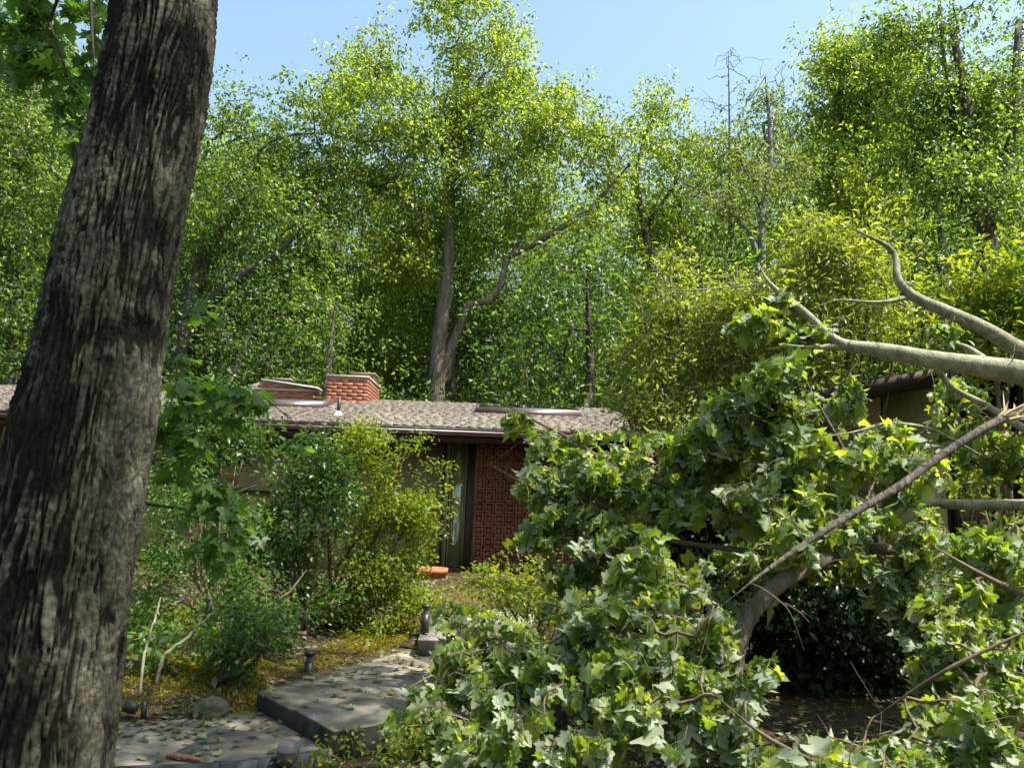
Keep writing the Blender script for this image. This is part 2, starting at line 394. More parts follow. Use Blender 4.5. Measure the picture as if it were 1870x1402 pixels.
def wood(A, par, fix, tips, rt=.004, power=.5, rmax=9.0, tipset=None):
    n = len(A); cnt = np.zeros(n); cnt[tips] = 1
    for i in range(n - 1, 0, -1):
        if par[i] >= 0: cnt[par[i]] += cnt[i]
    r = rt * np.maximum(cnt, .6) ** power; r = np.minimum(r, rmax)
    r[:len(fix)] = fix
    kids = [[] for _ in range(n)]
    for i in range(n):
        if par[i] >= 0: kids[par[i]].append(i)
    mb = MB(); stack = [(0, -1)]; nf = len(fix)
    while stack:
        i, p = stack.pop(); chain = [i]
        while kids[chain[-1]]:
            ks = kids[chain[-1]]
            cur = chain[-1]
            b = max(ks, key=lambda q: (cur < nf and q < nf and q == cur + 1, cnt[q]))
            for q in ks:
                if q != b: stack.append((q, cur))
            chain.append(b)
        P = A[chain]; rr = r[chain].copy()
        if p >= 0:
            P = np.vstack([A[p], P]); rr = np.concatenate([[min(rr[0] * 1.25, r[p])], rr])
        if len(P) < 2: continue
        rr[-1] *= .4
        m = rr.max(); mb.tube(P, rr, 10 if m > .06 else 6 if m > .02 else 4 if m > .008 else 3)
    return mb

def blob_points(blobs, dens, rg=rng, shell=.35, spray=0.06, holes=None, hs=1.0):
    """blobs: (centre, (rx,ry,rz)); targets spread through them, more toward the surface"""
    out = []
    for c, r in blobs:
        r = np.array(r, float); vol = r.prod() * 4.19; n = max(4, int(dens * vol ** .85 * (1.0 if vol > 1.5 else 1 + 4.5 * (1 - vol / 1.5))))
        d = norm(rg.normal(size=(n, 3))); q = rg.random(n) ** shell
        q = np.where(rg.random(n) < spray, q * rg.uniform(1.1, 1.45, n), q)
        out.append(np.array(c) + d * q[:, None] * r)
    P = np.concatenate(out)
    if holes is not None:
        P = P[vnoise(P * hs + 50, 77) > holes]
    return P

def px_blob(px, py, rx, ry, Y, dy=None):
    c = at(px, py, Y); s = Y / FPX
    return (c, (rx * s, (dy if dy is not None else (rx + ry) / 2 * s), ry * s))

def clump_leaves(tpl, centers, n_each, spread, size, droop=.5, up=.8, rg=rng, tuft=0):
    k = len(centers); P0 = np.repeat(centers, n_each, 0)
    if tuft:
        nt_ = max(1, n_each // tuft); o1 = rg.normal(size=(k, nt_ + 1, 3)) * np.array(spread)
        pick = np.minimum(np.arange(n_each) // tuft, nt_); o1 = o1[:, pick].reshape(-1, 3); o2 = rg.normal(size=(k * n_each, 3)) * size * .62
        P = P0 + o1 + o2; off = norm(o1) * .35 + norm(o2) * .9
    else:
        off = rg.normal(size=(k * n_each, 3)) * np.array(spread); P = P0 + off
    tip = norm(off) * .8 + rg.normal(size=P.shape) * .5 + np.array([0, 0, -droop])
    nr = rg.normal(size=P.shape) * .7 + np.array([0, 0, up])
    s = size * rg.uniform(.65, 1.25, len(P))
    v, f, _ = leaf_cloud(tpl, P, tip, nr, s)
    return v, f

# ------------------------------------------------------------------ ground
def gz(x, y):
    x = np.asarray(x, float); y = np.asarray(y, float)
    h = np.clip((y - 5.2) / 7.5, 0, 1); h = h * h * (3 - 2 * h) * .52
    mound = .16 * np.exp(-((x + 3.4) ** 2 / 3 + (y - 7.2) ** 2 / 2.5))
    far = np.clip((y - 30) / 200, 0, 1) * 2
    return h - .02 + mound + far + .03 * vnoise(np.stack([x * .8, y * .8], -1).reshape(-1, 2), 3).reshape(x.shape)
def build_ground():
    xs = np.concatenate([-np.geomspace(600, 12, 22), np.linspace(-11, 11, 111), np.geomspace(12, 600, 22)])
    ys = np.concatenate([-np.geomspace(300, 6, 14), np.linspace(-5, 17, 111), np.geomspace(18, 900, 26)])
    X, Y = np.meshgrid(xs, ys); Z = gz(X, Y); V = np.stack([X, Y, Z], -1).reshape(-1, 3)
    i, j = np.meshgrid(np.arange(len(ys) - 1), np.arange(len(xs) - 1), indexing='ij'); w_ = len(xs)
    F = np.stack([i * w_ + j, i * w_ + j + 1, (i + 1) * w_ + j + 1, (i + 1) * w_ + j], -1).reshape(-1, 4)
    return tag(obj('ground', V, F, M['ground'], None, True), kind='structure')
build_ground()

# ------------------------------------------------------------------ path platforms with pavers
def clip_poly(poly, a, b, c):   # keep a*x+b*y<=c
    out = []
    for i in range(len(poly)):
        p, q = poly[i], poly[(i + 1) % len(poly)]
        dp, dq = a * p[0] + b * p[1] - c, a * q[0] + b * q[1] - c
        if dp <= 0: out.append(p)
        if (dp < 0 < dq) or (dq < 0 < dp):
            t = dp / (dp - dq); out.append((p[0] + t * (q[0] - p[0]), p[1] + t * (q[1] - p[1])))
    return out
def parea(p): return .5 * sum(p[i][0] * p[(i + 1) % len(p)][1] - p[(i + 1) % len(p)][0] * p[i][1] for i in range(len(p)))
def platform(name, poly, z0, z1, ang, sx, sy, org, mat):
    if parea(poly) < 0: poly = poly[::-1]
    th = .014
    base = MB().prism(poly, z0, z1 - th).build(name, M['riser_shade'])
    tag(base, kind='structure')
    ca, sa = math.cos(ang), math.sin(ang)
    for i in range(-12, 13):
        for j in range(-12, 13):
            o = (j % 2) * .5
            p = poly; g = .004
            for (a, b, c) in ((ca, sa, (i + 1 + o) * sx - g), (-ca, -sa, -((i + o) * sx + g)), (-sa, ca, (j + 1) * sy - g), (sa, -ca, -(j * sy + g))):
                if len(p) < 3: break
                p = clip_poly(p, a, b, c + a * org[0] + b * org[1])
            if len(p) < 3 or abs(parea(p)) < .004: continue
            cx = np.mean([q[0] for q in p]); cy = np.mean([q[1] for q in p])
            dz = rng.uniform(-.003, .003)
            MB().prism(p, z1 - th + .0005, z1 + dz).build('paver', mat, base, origin=(cx, cy, z1))
    return base
ZL, ZU, ZS = .05, .175, .33
lower = [tuple(atz(px, py, ZL)[:2]) for px, py in ((-200, 1325), (215, 1306), (480, 1296), (700, 1330), (560, 1378), (470, 1388), (200, 1402), (-300, 1430))]
platform('lower_path', lower, -.1, ZL, R(-8), .62, .62, (-2, 5), M['paver'])
upper = [tuple(atz(px, py, ZU)[:2]) for px, py in ((470, 1262), (610, 1335), (700, 1322), (1010, 1290), (1090, 1210), (960, 1165), (800, 1172), (740, 1185), (640, 1216))]
platform('upper_path', upper, -.1, ZU, R(38), .85, .62, tuple(atz(610, 1335, ZU)[:2]), M['paver'])
step = [tuple(atz(px, py, ZS)[:2]) for px, py in ((763, 1168), (860, 1168), (980, 1160), (980, 1085), (840, 1085), (790, 1100))]
platform('upper_step', step, 0, ZS, R(5), .7, .5, (-.8, 8), M['stone_step'])
ed = [atz(px, py, .07) for px, py in ((180, 1403), (400, 1394), (470, 1388), (525, 1380), (600, 1368))]
mb = MB()
for a, b in zip(ed[:-1], ed[1:]):
    d = norm((b - a)[:2]); n = np.array([-d[1], d[0]]) * .02
    mb.add([(a[0] - n[0], a[1] - n[1], -.1), (b[0] - n[0], b[1] - n[1], -.1), (b[0] + n[0], b[1] + n[1], -.1), (a[0] + n[0], a[1] + n[1], -.1),
            (a[0] - n[0], a[1] - n[1], .075), (b[0] - n[0], b[1] - n[1], .075), (b[0] + n[0], b[1] + n[1], .075), (a[0] + n[0], a[1] + n[1], .075)], BOXF)
tag(mb.build('path_edging', M['edging']), 'dark metal strip edging the near side of the lower paved path', 'edging')

# ------------------------------------------------------------------ the low house
YE, YR, YW = 13.0, 17.5, 13.85            # eave, ridge, wall distance
ZE = at(935, 786, YE)[2]; ZR = at(935, 742, YR)[2]; ZF = .50
XL, XR = -13.0, at(1195, 796, YE)[0]
house = thing('house', 'low brown house with long shallow shingled roof, brick chimneys and red block screen wall', 'house', (0, YW, ZF))
def rz(y): return ZE + (ZR - ZE) * (y - YE) / (YR - YE)
roof = MB().hexa([(XL, YE, ZE - .10), (XR, YE, ZE - .10), (XR, YR, ZR - .10), (XL, YR, ZR - .10), (XL, YE, ZE - .012), (XR, YE, ZE - .012), (XR, YR, ZR - .012), (XL, YR, ZR - .012)])
roof.hexa([(XL, YR, ZR - .10), (XR, YR, ZR - .10), (XR, YR + 5, ZE - .2), (XL, YR + 5, ZE - .2), (XL, YR, ZR - .012), (XR, YR, ZR - .012), (XR, YR + 5, ZE - .1), (XL, YR + 5, ZE - .1)])
roof = roof.build('roof', M['brown_paint'], house)
sl = np.array([0, YR - YE, ZR - ZE]); slen = np.linalg.norm(sl); su = sl / slen; sn = np.array([0, -su[2], su[1]])
var = []
for k in range(5):
    wd = (.16, .2, .24, .28, .13)[k]; ht = .2
    c = np.array([(0, 0, 0), (wd, rng.uniform(-.01, .01), 0), (wd, ht, 0), (0, ht, 0)])
    V = []
    for q in c: V.append(np.array([q[0], 0, 0]) + su * q[1] + sn * 0)
    for i, q in enumerate(c): V.append(np.array([q[0], 0, 0]) + su * q[1] + sn * (.042 if i < 2 else .004))
    var.append((wd, np.array(V)))
row = .135; nrow = int(slen / row); rest = MB(); cand = []
for i in range(nrow + 1):
    x = XL + rng.uniform(0, .2)
    while x < XR - .3:
        k = rng.integers(0, 5); wd, V = var[k]
        p = np.array([x, YE, ZE]) + su * (i * row + rng.uniform(-.005, .005) - .02) + sn * (.002 + rng.uniform(0, .004))
        cand.append((k, p)); x += wd + .008
cx0, cx1 = at(640, 760, 14)[0], at(1060, 760, 14)[0]
sel = [c for c in cand if cx0 < c[1][0] < cx1]; rng.shuffle(sel) if False else None
sel = sorted(sel, key=lambda c: c[1][1])[:300]; selid = {id(c) for c in sel}
vm = [mesh_np('shingle', V, BOXF, M['shingle']) for wd, V in var]
rb = absloc(roof)
for c in cand:
    if id(c) in selid:
        o = bpy.data.objects.new('shingle', vm[c[0]]); C.objects.link(o); o.parent = roof; o.location = tuple(c[1] - rb)
    else:
        rest.add(var[c[0]][1] + c[1], BOXF)
tag(rest.build('shingle_courses', M['shingle'], roof), kind='stuff')
# gutter and fascia
MB().box((XL, YE - .02, ZE - .24), (XR, YE + .02, ZE - .10)).build('fascia', M['brown_paint'], house)
g = MB(); prof = [(-.13, -.02), (-.14, -.05), (-.12, -.11), (-.05, -.13), (-.025, -.13)]
for (a, b), (c, d) in zip(prof[:-1], prof[1:]):
    g.hexa([(XL, YE + a, ZE + b), (XR, YE + a, ZE + b), (XR, YE + a + .006, ZE + b), (XL, YE + a + .006, ZE + b), (XL, YE + c, ZE + d), (XR, YE + c, ZE + d), (XR, YE + c + .006, ZE + d), (XL, YE + c + .006, ZE + d)])
g.box((XL, YE - .145, ZE - .022), (XR, YE - .125, ZE - .012))
g.build('gutter', M['gutter'], house)
MB().box((XL, YE + .03, ZE - .16), (XR, YW + .1, ZE - .13)).build('soffit', M['brown_paint'], house)
def X(px, py=900, Y=YW): return at(px, py, Y)[0]
def Z(px, py, Y=YW): return at(px, py, Y)[2]
ZT = ZE - .163
# wall pieces
def wall_panel(x0, x1, z0, z1, mat='beige_wall', y=YW, th=.12, name='wall', parent=None):
    return MB().box((x0, y, z0), (x1, y + th, z1)).build(name, M[mat], parent or house)
wall_panel(XL, X(812), ZF - .4, ZT)
wall_panel(X(868), X(1330), ZF - .4, ZT, 'block', YW + .02)
# vertical board joints of the plywood wall, as battens
for px in (300, 380, 455, 700, 775):
    MB().box((X(px) - .012, YW - .012, ZF - .4), (X(px) + .012, YW + .001, ZT)).build('batten', M['beige_wall'], house)
# boards at the far left end
for k in range(7):
    MB().box((XL, YW - .03, ZF + .1 + k * .2), (X(60), YW - .002, ZF + .285 + k * .2)).build('board', M['beige_wall'], house)
# ledge
MB().box((X(380), YW - .16, Z(470, 900)), (X(512), YW - .001, Z(470, 900) + .05)).build('ledge', M['brown_paint'], house)
def window(px0, px1, py0, py1, n=1, y=YW, name='window', fr='brown_paint', gl='glass', t=.05):
    x0, x1 = X(px0, (py0 + py1) / 2, y), X(px1, (py0 + py1) / 2, y); z1, z0 = Z((px0 + px1) / 2, py0, y), Z((px0 + px1) / 2, py1, y)
    z1 = min(z1, ZT - .002) if y == YW else z1
    f = MB().box((x0, y - .05, z0), (x0 + t, y - .001, z1)).box((x1 - t, y - .05, z0), (x1, y - .001, z1)).box((x0 + t, y - .05, z0), (x1 - t, y - .001, z0 + t)).box((x0 + t, y - .05, z1 - t), (x1 - t, y - .001, z1))
    w_ = f.build(name, M[fr], house)
    for k in range(n):
        a = x0 + t + (x1 - x0 - 2 * t) * k / n; b = x0 + t + (x1 - x0 - 2 * t) * (k + 1) / n
        MB().box((a + .015, y - .03, z0 + t), (b - .015, y - .012, z1 - t)).build('pane', M[gl], w_)
        if k: MB().box((a - .015, y - .05, z0 + t), (a + .015, y - .002, z1 - t)).build('mullion', M[fr], w_)
    return w_
window(536, 592, 797, 838)
MB().box((X(540), YW - .028, Z(565, 834)), (X(588), YW - .014 + .001, Z(565, 822))).build('window_panel', M['cedar'], house)
window(395, 450, 800, 850, 1)
window(605, 640, 797, 850, 1)
# glazed door and post
wd_ = window(818, 852, 798, 1036, 1, name='glass_door', gl='clear_glass', t=.02)
MB().box((X(811) - .025, YW - .2, ZF), (X(811) + .02, YW - .12, ZT)).build('post', M['brown_paint'], house)
MB().hexa([(X(795), YW - .2, ZT - .03), (X(825), YW - .2, ZT - .03), (X(825), YW - .12, ZT - .03), (X(795), YW - .12, ZT - .03), (X(790), YW - .2, ZT), (X(832), YW - .2, ZT), (X(832), YW - .12, ZT), (X(790), YW - .12, ZT)]).build('bracket', M['brown_paint'], house)
MB().box((X(852), YW - .10, ZF - .3), (X(865), YW + .1, ZT)).build('column', M['brown_paint'], house)
MB().box((X(812), YW + .05, ZF - .4), (X(868), YW + .15, ZT)).build('reflection_panel', M['reflection_panel'], house)  # panel added behind the door glass to brighten it like a reflection
# block screen
screen = MB().box((X(866), YW - .03, ZF - .3), (X(1180), YW - .001, ZF + .02)).build('screen_wall', M['block'], house)
cs, rs = .178, .2
def block_mesh():
    m = MB(); a, b = cs / 2 - .006, rs / 2 - .006; t = .03; d = .11
    m.box((-a, 0, -b), (-a + t, d, b)).box((a - t, 0, -b), (a, d, b)).box((-a + t, 0, -b), (a - t, d, -b + t)).box((-a + t, 0, b - t), (a - t, d, b))
    m.box((-a + t, .035, -b + t), (a - t, .06, b - t)); q = .032; m.box((-q, .008, -q), (q, .0345, q))
    return mesh_np('block', np.concatenate(m.V), [np.concatenate(f) for f in m.F.values()], M['block'])
bm_ = block_mesh(); sb = absloc(screen)
x = X(868) + cs / 2; nb = 0
while x < X(1200) and nb < 290:
    z = ZF + .02 + rs / 2
    while z < ZT - rs / 2:
        o = bpy.data.objects.new('block', bm_); C.objects.link(o); o.parent = screen; o.location = tuple(np.array([x, YW - .10, z]) - sb); z += rs; nb += 1
    x += cs
# skylights
def skylight(px0, px1, pyb, Yf, dep, h=.16):
    x0, x1 = X(px0, pyb, Yf), X(px1, pyb, Yf); z0 = rz(Yf) - .02; z1 = rz(Yf + dep)
    m = MB(); t = .05
    def seg(xa, xb, ya, yb): m.hexa([(xa, ya, rz(ya) - .02), (xb, ya, rz(ya) - .02), (xb, yb, rz(yb) - .02), (xa, yb, rz(yb) - .02), (xa, ya, rz(ya) + h), (xb, ya, rz(ya) + h), (xb, yb, rz(yb) + h * .8), (xa, yb, rz(yb) + h * .8)])
    seg(x0, x1, Yf, Yf + t); seg(x0, x0 + t, Yf + t, Yf + dep); seg(x1 - t, x1, Yf + t, Yf + dep)
    s = m.build('skylight', M['gutter'], house)
    g_ = MB().hexa([(x0 + t, Yf + t, rz(Yf) + h - .02), (x1 - t, Yf + t, rz(Yf) + h - .02), (x1 - t, Yf + dep, rz(Yf + dep) + h - .05), (x0 + t, Yf + dep, rz(Yf + dep) + h - .05), (x0 + t, Yf + t, rz(Yf) + h - .005), (x1 - t, Yf + t, rz(Yf) + h - .005), (x1 - t, Yf + dep, rz(Yf + dep) + h - .03), (x0 + t, Yf + dep, rz(Yf + dep) + h - .03)])
    g_.build('pane', M['glass'], s)
skylight(425, 590, 735, 15.2, 1.2); skylight(868, 1062, 756, 15.4, 1.1)
# vent pipe
yv = 14.1; xv = X(617, 765, yv); zv = rz(yv)
vp = MB().lathe((xv, yv, zv), [(.0, 0), (.032, 0), (.032, .36), (.026, .36), (.026, .3)], 12).build('vent_pipe', M['black_metal'], house)
MB().lathe((xv, yv, zv - .02), [(.11, 0), (.10, .03), (.045, .11), (.036, .12)], 12).build('flashing', M['flashing'], vp)
# chimney with single bricks
def brick_box(name, x0, x1, y0, y1, z0, z1, capmat, rise=None):
    rt = MB().box((x0 + .008, y0 + .008, z0), (x1 - .008, y1 - .008, z1 - .01)).build(name, M['mortar'], house)
    bw, bh, j = .215, .066, .011; k = 0; n = int((z1 - z0) / (bh + j)); b0 = absloc(rt)
    cache = {}
    def put(a, b):
        s = tuple(np.round(b - a, 3))
        if s not in cache:
            m = MB().box((0, 0, 0), s); cache[s] = mesh_np('brick', m.V[0], BOXF, M['brick'])
        o = bpy.data.objects.new('brick', cache[s]); C.objects.link(o); o.parent = rt; o.location = tuple(a - b0)
    for r in range(n):
        z = z0 + r * (bh + j)
        xx = x0 - (bw / 2 if r % 2 else 0)
        while xx < x1:
            a, b = max(xx, x0), min(xx + bw, x1)
            if b - a > .03: put(np.array([a, y0 + rng.uniform(-.003, .003), z]), np.array([b, y0 + .06, z + bh]))
            xx += bw + j
        yy = y0 + .062 - (0 if r % 2 else bw / 2)
        while yy < y1:
            a, b = max(yy, y0 + .062), min(yy + bw, y1)
            if b - a > .03:
                put(np.array([x1 - .05, a, z]), np.array([x1 + rng.uniform(-.003, .003), b, z + bh]))
            yy += bw + j
    MB().box((x0 - .02, y0 - .02, z1 - .008), (x1 + .02, y1 + .02, z1 + .035)).build('crown', M[capmat], rt)
    return rt
def cap_cage(rt, x0, x1, y0, y1, z0, h):
    m = MB().box((x0 - .04, y0 - .04, z0 + h), (x1 + .04, y1 + .04, z0 + h + .02))
    for x in np.arange(x0, x1, .06): m.box((x, y0, z0), (x + .008, y0 + .008, z0 + h)); m.box((x, y1 - .008, z0), (x + .008, y1, z0 + h))
    for y in np.arange(y0, y1, .06): m.box((x1 - .008, y, z0), (x1, y + .008, z0 + h)); m.box((x0, y, z0), (x0 + .008, y + .008, z0 + h))
    for z in np.arange(z0, z0 + h, .05): m.box((x0, y0 - .002, z), (x1, y0 + .004, z + .006)); m.box((x1 - .004, y0, z), (x1 + .002, y1, z + .006))
    m.build('cap_cage', M['cage'], rt)
yc = 16.7; x0, x1 = X(597, 700, yc), X(672, 700, yc); zt = Z(635, 688, yc)
ch = brick_box('chimney', x0, x1, yc, yc + 1.5, rz(yc) - .15, zt, 'mortar')
cap_cage(ch, x0 + .42, x1 + .02, yc + .5, yc + 1.1, zt + .036, .13)
yc2 = 17.2; x0, x1 = X(436, 705, yc2), X(575, 705, yc2); zt2 = Z(500, 712, yc2)
ch2 = brick_box('chimney', x0, x1, yc2, yc2 + .5, rz(yc2) - .2, zt2, 'mortar')
xa = X(480, 700, yc2); zp = Z(480, 694, yc2)
MB().hexa([(x0, yc2 + .01, zt2), (x1, yc2 + .01, zt2), (x1, yc2 + .4, zt2), (x0, yc2 + .4, zt2), (xa, yc2 + .01, zp - .02), (x1, yc2 + .01, zt2 + .04), (x1, yc2 + .4, zt2 + .04), (xa, yc2 + .4, zp - .02)]).build('core', M['mortar'], ch2)
def zline(x): return zp + (zt2 + .06 - zp) * (x - xa) / (x1 - xa) if x > xa else zp + (zt2 - zp) * (xa - x) / (xa - x0)
zz_ = zt2 + .04; r_ = 0
while zz_ < zp - .05:
    xx = x0 - .1 * (r_ % 2)
    while xx < x1:
        if min(zline(max(xx, x0)), zline(min(xx + .215, x1))) > zz_ + .05: MB().box((xx, yc2 - .012, zz_), (xx + .205, yc2 + .009, zz_ + .058)).build('brick', M['brick'], ch2)
        xx += .216
    zz_ += .068; r_ += 1
MB().hexa([(xa - .03, yc2 - .06, zp), (x1 + .08, yc2 - .06, zt2 + .062), (x1 + .08, yc2 + .42, zt2 + .062), (xa - .03, yc2 + .42, zp), (xa - .03, yc2 - .06, zp + .03), (x1 + .08, yc2 - .06, zt2 + .095), (x1 + .08, yc2 + .42, zt2 + .095), (xa - .03, yc2 + .42, zp + .03)]).build('metal_cap', M['metal_cap'], ch2)
cap_cage(ch2, X(497, 690, 17.6), X(525, 690, 17.6), 17.75, 18.05, zp - .02, .14)

# right wing, nearer, mostly hidden by the fallen tree
wing = thing('house_wing', 'tan plywood wing of the house with dark soffit behind the fallen limbs', 'house', (at(1600, 900, 11.2)[0], 11.2, ZF))
YG = 11.2
def XG(px, py=850): return at(px, py, YG)[0]
def ZG(px, py): return at(px, py, YG)[2]
zlo = max(ZG(1300, 765), ZE - .1); zhi = ZG(1870, 610)
def zroof(x): return zlo - .16 + (zhi - .08 - zlo + .16) * (x - XG(1285)) / (XG(2150) - XG(1285))
def wedge(x0, x1, y0, y1, mat):
    P = [(x0, y0, ZF - .5), (x1, y0, ZF - .5), (x1, y1, ZF - .5), (x0, y1, ZF - .5), (x0, y0, zroof(x0)), (x1, y0, zroof(x1)), (x1, y1, zroof(x1)), (x0, y1, zroof(x0))]
    MB().hexa(P).build('wall', M[mat], wing)
for a, b in ((1330, 1500), (1504, 1612), (1616, 1726)):
    wedge(XG(a), XG(b), YG, YG + .1, 'beige_wall')
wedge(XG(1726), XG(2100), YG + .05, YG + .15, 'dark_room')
MB().box((XG(1734), YG, ZF - .5), (XG(2100), YG + .049, ZG(1800, 1005))).build('wall', M['beige_wall'], wing)
for a, b in ((1742, 1800), (1812, 1862), (1874, 1960)):
    xa_, xb_ = XG(a), XG(b); z0, z1 = ZG(1800, 1000), ZG(1800, 700)
    f = MB().box((xa_ - .05, YG - .06, z0 - .05), (xa_, YG + .04, z1)).box((xb_, YG - .06, z0 - .05), (xb_ + .05, YG + .04, z1)).box((xa_, YG - .06, z0 - .05), (xb_, YG + .04, z0)).build('window', M['brown_paint'], wing)
    MB().box((xa_, YG - .02, z0), (xb_, YG, z1)).build('pane', M['glass'], f)
# wing roof: a broad dark overhang, eave running toward the camera's right
rf = MB().hexa([(XG(1285), YG - .9, zlo - .15), (XG(2150), YG - .9, zhi - .05), (XG(2150), YG + 5, zhi - .05), (XG(1285), YG + 5, zlo - .15), (XG(1285), YG - .9, zlo + .03), (XG(2150), YG - .9, zhi + .15), (XG(2150), YG + 5, zhi + .15), (XG(1285), YG + 5, zlo + .03)])
rf.build('roof', M['brown_paint'], wing)

# ------------------------------------------------------------------ foreground trunk with deep bark
fg_pts = [(304, -420, 3.25), (304, 0, 3.05), (275, 200, 3.0), (228, 400, 2.95), (182, 640, 2.9), (150, 800, 2.88), (107, 1000, 2.86), (72, 1200, 2.84), (38, 1402, 2.83)]
rad_px = [98, 106, 110, 115, 121, 131, 136, 144, 156]
def build_big_tree():
    pts = np.array([at(*p) for p in fg_pts]); rad = np.array([r * p[2] / FPX for r, p in zip(rad_px, fg_pts)])
    top = pts[0] + (pts[0] - pts[1]) * 1.0
    bot = pts[-1] + np.array([(pts[-1] - pts[-2])[0] * .8, 0, -(pts[-1][2] - gz(pts[-1][0], 2.83)) - .15])
    pts = np.vstack([top, pts, bot])[::-1]; rad = np.concatenate([[rad[0] * .96], rad, [rad[-1] * 1.25]])[::-1]
    L = np.concatenate([[0], np.cumsum(np.linalg.norm(np.diff(pts, axis=0), axis=1))])
    nS, nT = 760, 300
    s = np.linspace(0, L[-1], nS)
    P = np.stack([np.interp(s, L, pts[:, k]) for k in range(3)], -1)
    for _ in range(500): P[1:-1] = (P[:-2] + 2 * P[1:-1] + P[2:]) / 4
    r = np.interp(s, L, rad) * .955 - .021
    T = norm(np.gradient(P, axis=0)); A = norm(np.cross(T, [0, 1, 0])); B = np.cross(A, T)
    a = np.linspace(0, 2 * math.pi, nT, endpoint=False)
    S, TH = np.meshgrid(s, a, indexing='ij'); RR = np.broadcast_to(r[:, None], S.shape)
    circ = .27 * TH     # metres round
    ncell = 56; u = TH / (2 * math.pi) * ncell
    # bark flow: wander of the ridges along the trunk
    wx = np.stack([np.cos(TH) * 1.6, np.sin(TH) * 1.6, S * 1.3], -1).reshape(-1, 3)
    warp = vnoise(wx, 11).reshape(S.shape) * 1.6 + vnoise(wx * 3.1, 12).reshape(S.shape) * .55 + .25 * vnoise(wx * np.array([1, 1, 5.0]) * 2, 14).reshape(S.shape)
    u2 = u + warp; v = S / .46 + vnoise(wx * 2.2, 13).reshape(S.shape) * .5
    iu = np.floor(u2).astype(int); iv = np.floor(v).astype(int); F1 = np.full(S.shape, 9.0); F2 = np.full(S.shape, 9.0); hid = np.zeros(S.shape)
    for du in (-1, 0, 1):
        for dv in (-1, 0, 1):
            ku = (iu + du) % ncell; kv = iv + dv
            h = (ku * 73856093 ^ kv * 19349663) & 0x7fffffff; h = (h * 1103515245 + 12345) & 0x7fffffff
            ju = ((h >> 3) & 1023) / 1023.; jv = ((h >> 13) & 1023) / 1023.; hh = ((h >> 7) & 255) / 255.
            d = np.sqrt((iu + du + .15 + .7 * ju - u2) ** 2 + ((kv + .1 + .8 * jv - v) * .75) ** 2)
            c1 = d < F1; F2 = np.where(c1, F1, np.minimum(F2, d)); hid = np.where(c1, hh, hid); F1 = np.where(c1, d, F1)
    e = F2 - F1; ridge = np.clip((e - .05) / .16, 0, 1) ** .7
    plate = vnoise(np.stack([u2 * 1.2, v * 2.5], -1).reshape(-1, 2), 21).reshape(S.shape)
    fine = vnoise(np.stack([u2 * 5, v * 11], -1).reshape(-1, 2), 22).reshape(S.shape); f3 = vnoise(np.stack([u2 * 11, v * 30], -1).reshape(-1, 2), 23).reshape(S.shape)
    f4 = vnoise(np.stack([u2 * 3.2, v * 26], -1).reshape(-1, 2), 24).reshape(S.shape); f5 = vnoise(np.stack([u2 * 1.6, v * 7], -1).reshape(-1, 2), 25).reshape(S.shape)
    crack = np.clip((f5 + .7) / .2, 0, 1)
    disp = .021 * ridge * (.35 + .65 * hid) * (.35 + .65 * crack) + .003 * plate + .004 * fine + .005 * f3 + .003 * f4
    big = vnoise(np.stack([np.cos(TH) * 1.3, np.sin(TH) * 1.3, S * 1.1], -1).reshape(-1, 3), 31).reshape(S.shape) * .012
    # the old branch scar, seen low on the camera side
    sc_p = at(215, 600, 2.72); k = np.argmin(np.linalg.norm(P - at(180, 600, 2.9), axis=1)); d3 = None
    off = A[:, None] * np.cos(a)[None, :, None] + B[:, None] * np.sin(a)[None, :, None]
    pos0 = P[:, None] + off * RR[..., None]
    for (px, py, rx, rz_, hgt) in ((200, 650, .06, .06, .022), (105, 510, .05, .08, .03), (215, 700, .04, .10, .015)):
        q = at(px, py, 2.68); dd = ((pos0[..., 0] - q[0]) / rx) ** 2 + ((pos0[..., 2] - q[2]) / rz_) ** 2 + ((pos0[..., 1] - q[1]) / .25) ** 2
        big = big + hgt * np.exp(-dd)
    blotch_shade = 0  # dark blotches: damp bark, and the scar hollow's shade painted in
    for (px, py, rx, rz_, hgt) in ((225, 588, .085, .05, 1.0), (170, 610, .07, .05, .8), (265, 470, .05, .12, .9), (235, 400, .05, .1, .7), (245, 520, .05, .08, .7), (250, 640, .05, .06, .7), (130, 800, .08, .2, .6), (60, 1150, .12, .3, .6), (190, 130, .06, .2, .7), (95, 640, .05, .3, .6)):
        q = at(px, py, 2.68); blotch_shade = blotch_shade + hgt * np.exp(-(((pos0[..., 0] - q[0]) / rx) ** 2 + ((pos0[..., 2] - q[2]) / rz_) ** 2 + np.maximum(0, pos0[..., 1] - q[1] - .2) * 9))
    V = P[:, None] + off * (RR + disp + big - .012 * np.minimum(blotch_shade, 1) - .012)[..., None]
    i = np.arange(nS - 1)[:, None]; j = np.arange(nT)[None]; j2 = (j + 1) % nT
    F = np.stack([i * nT + j, i * nT + j2, (i + 1) * nT + j2, (i + 1) * nT + j], -1).reshape(-1, 4)
    tr = thing('tree', 'huge leaning tree trunk with deeply furrowed dark bark beside the path', 'tree', bot + np.array([0, 0, .1]))
    m, N, Lk = M_new('furrowed_bark'); p = N['Principled BSDF']; tc = N.new('ShaderNodeTexCoord')
    at_ = N.new('ShaderNodeAttribute'); at_.attribute_name = 'bark_tone'
    n1 = N.new('ShaderNodeTexNoise'); n1.inputs['Scale'].default_value = 1.7; n1.inputs['Detail'].default_value = 6
    mp = N.new('ShaderNodeMapping'); mp.inputs['Scale'].default_value = (1.6, 1.6, .8); Lk.new(tc.outputs['Object'], mp.inputs[0]); Lk.new(mp.outputs[0], n1.inputs[0])
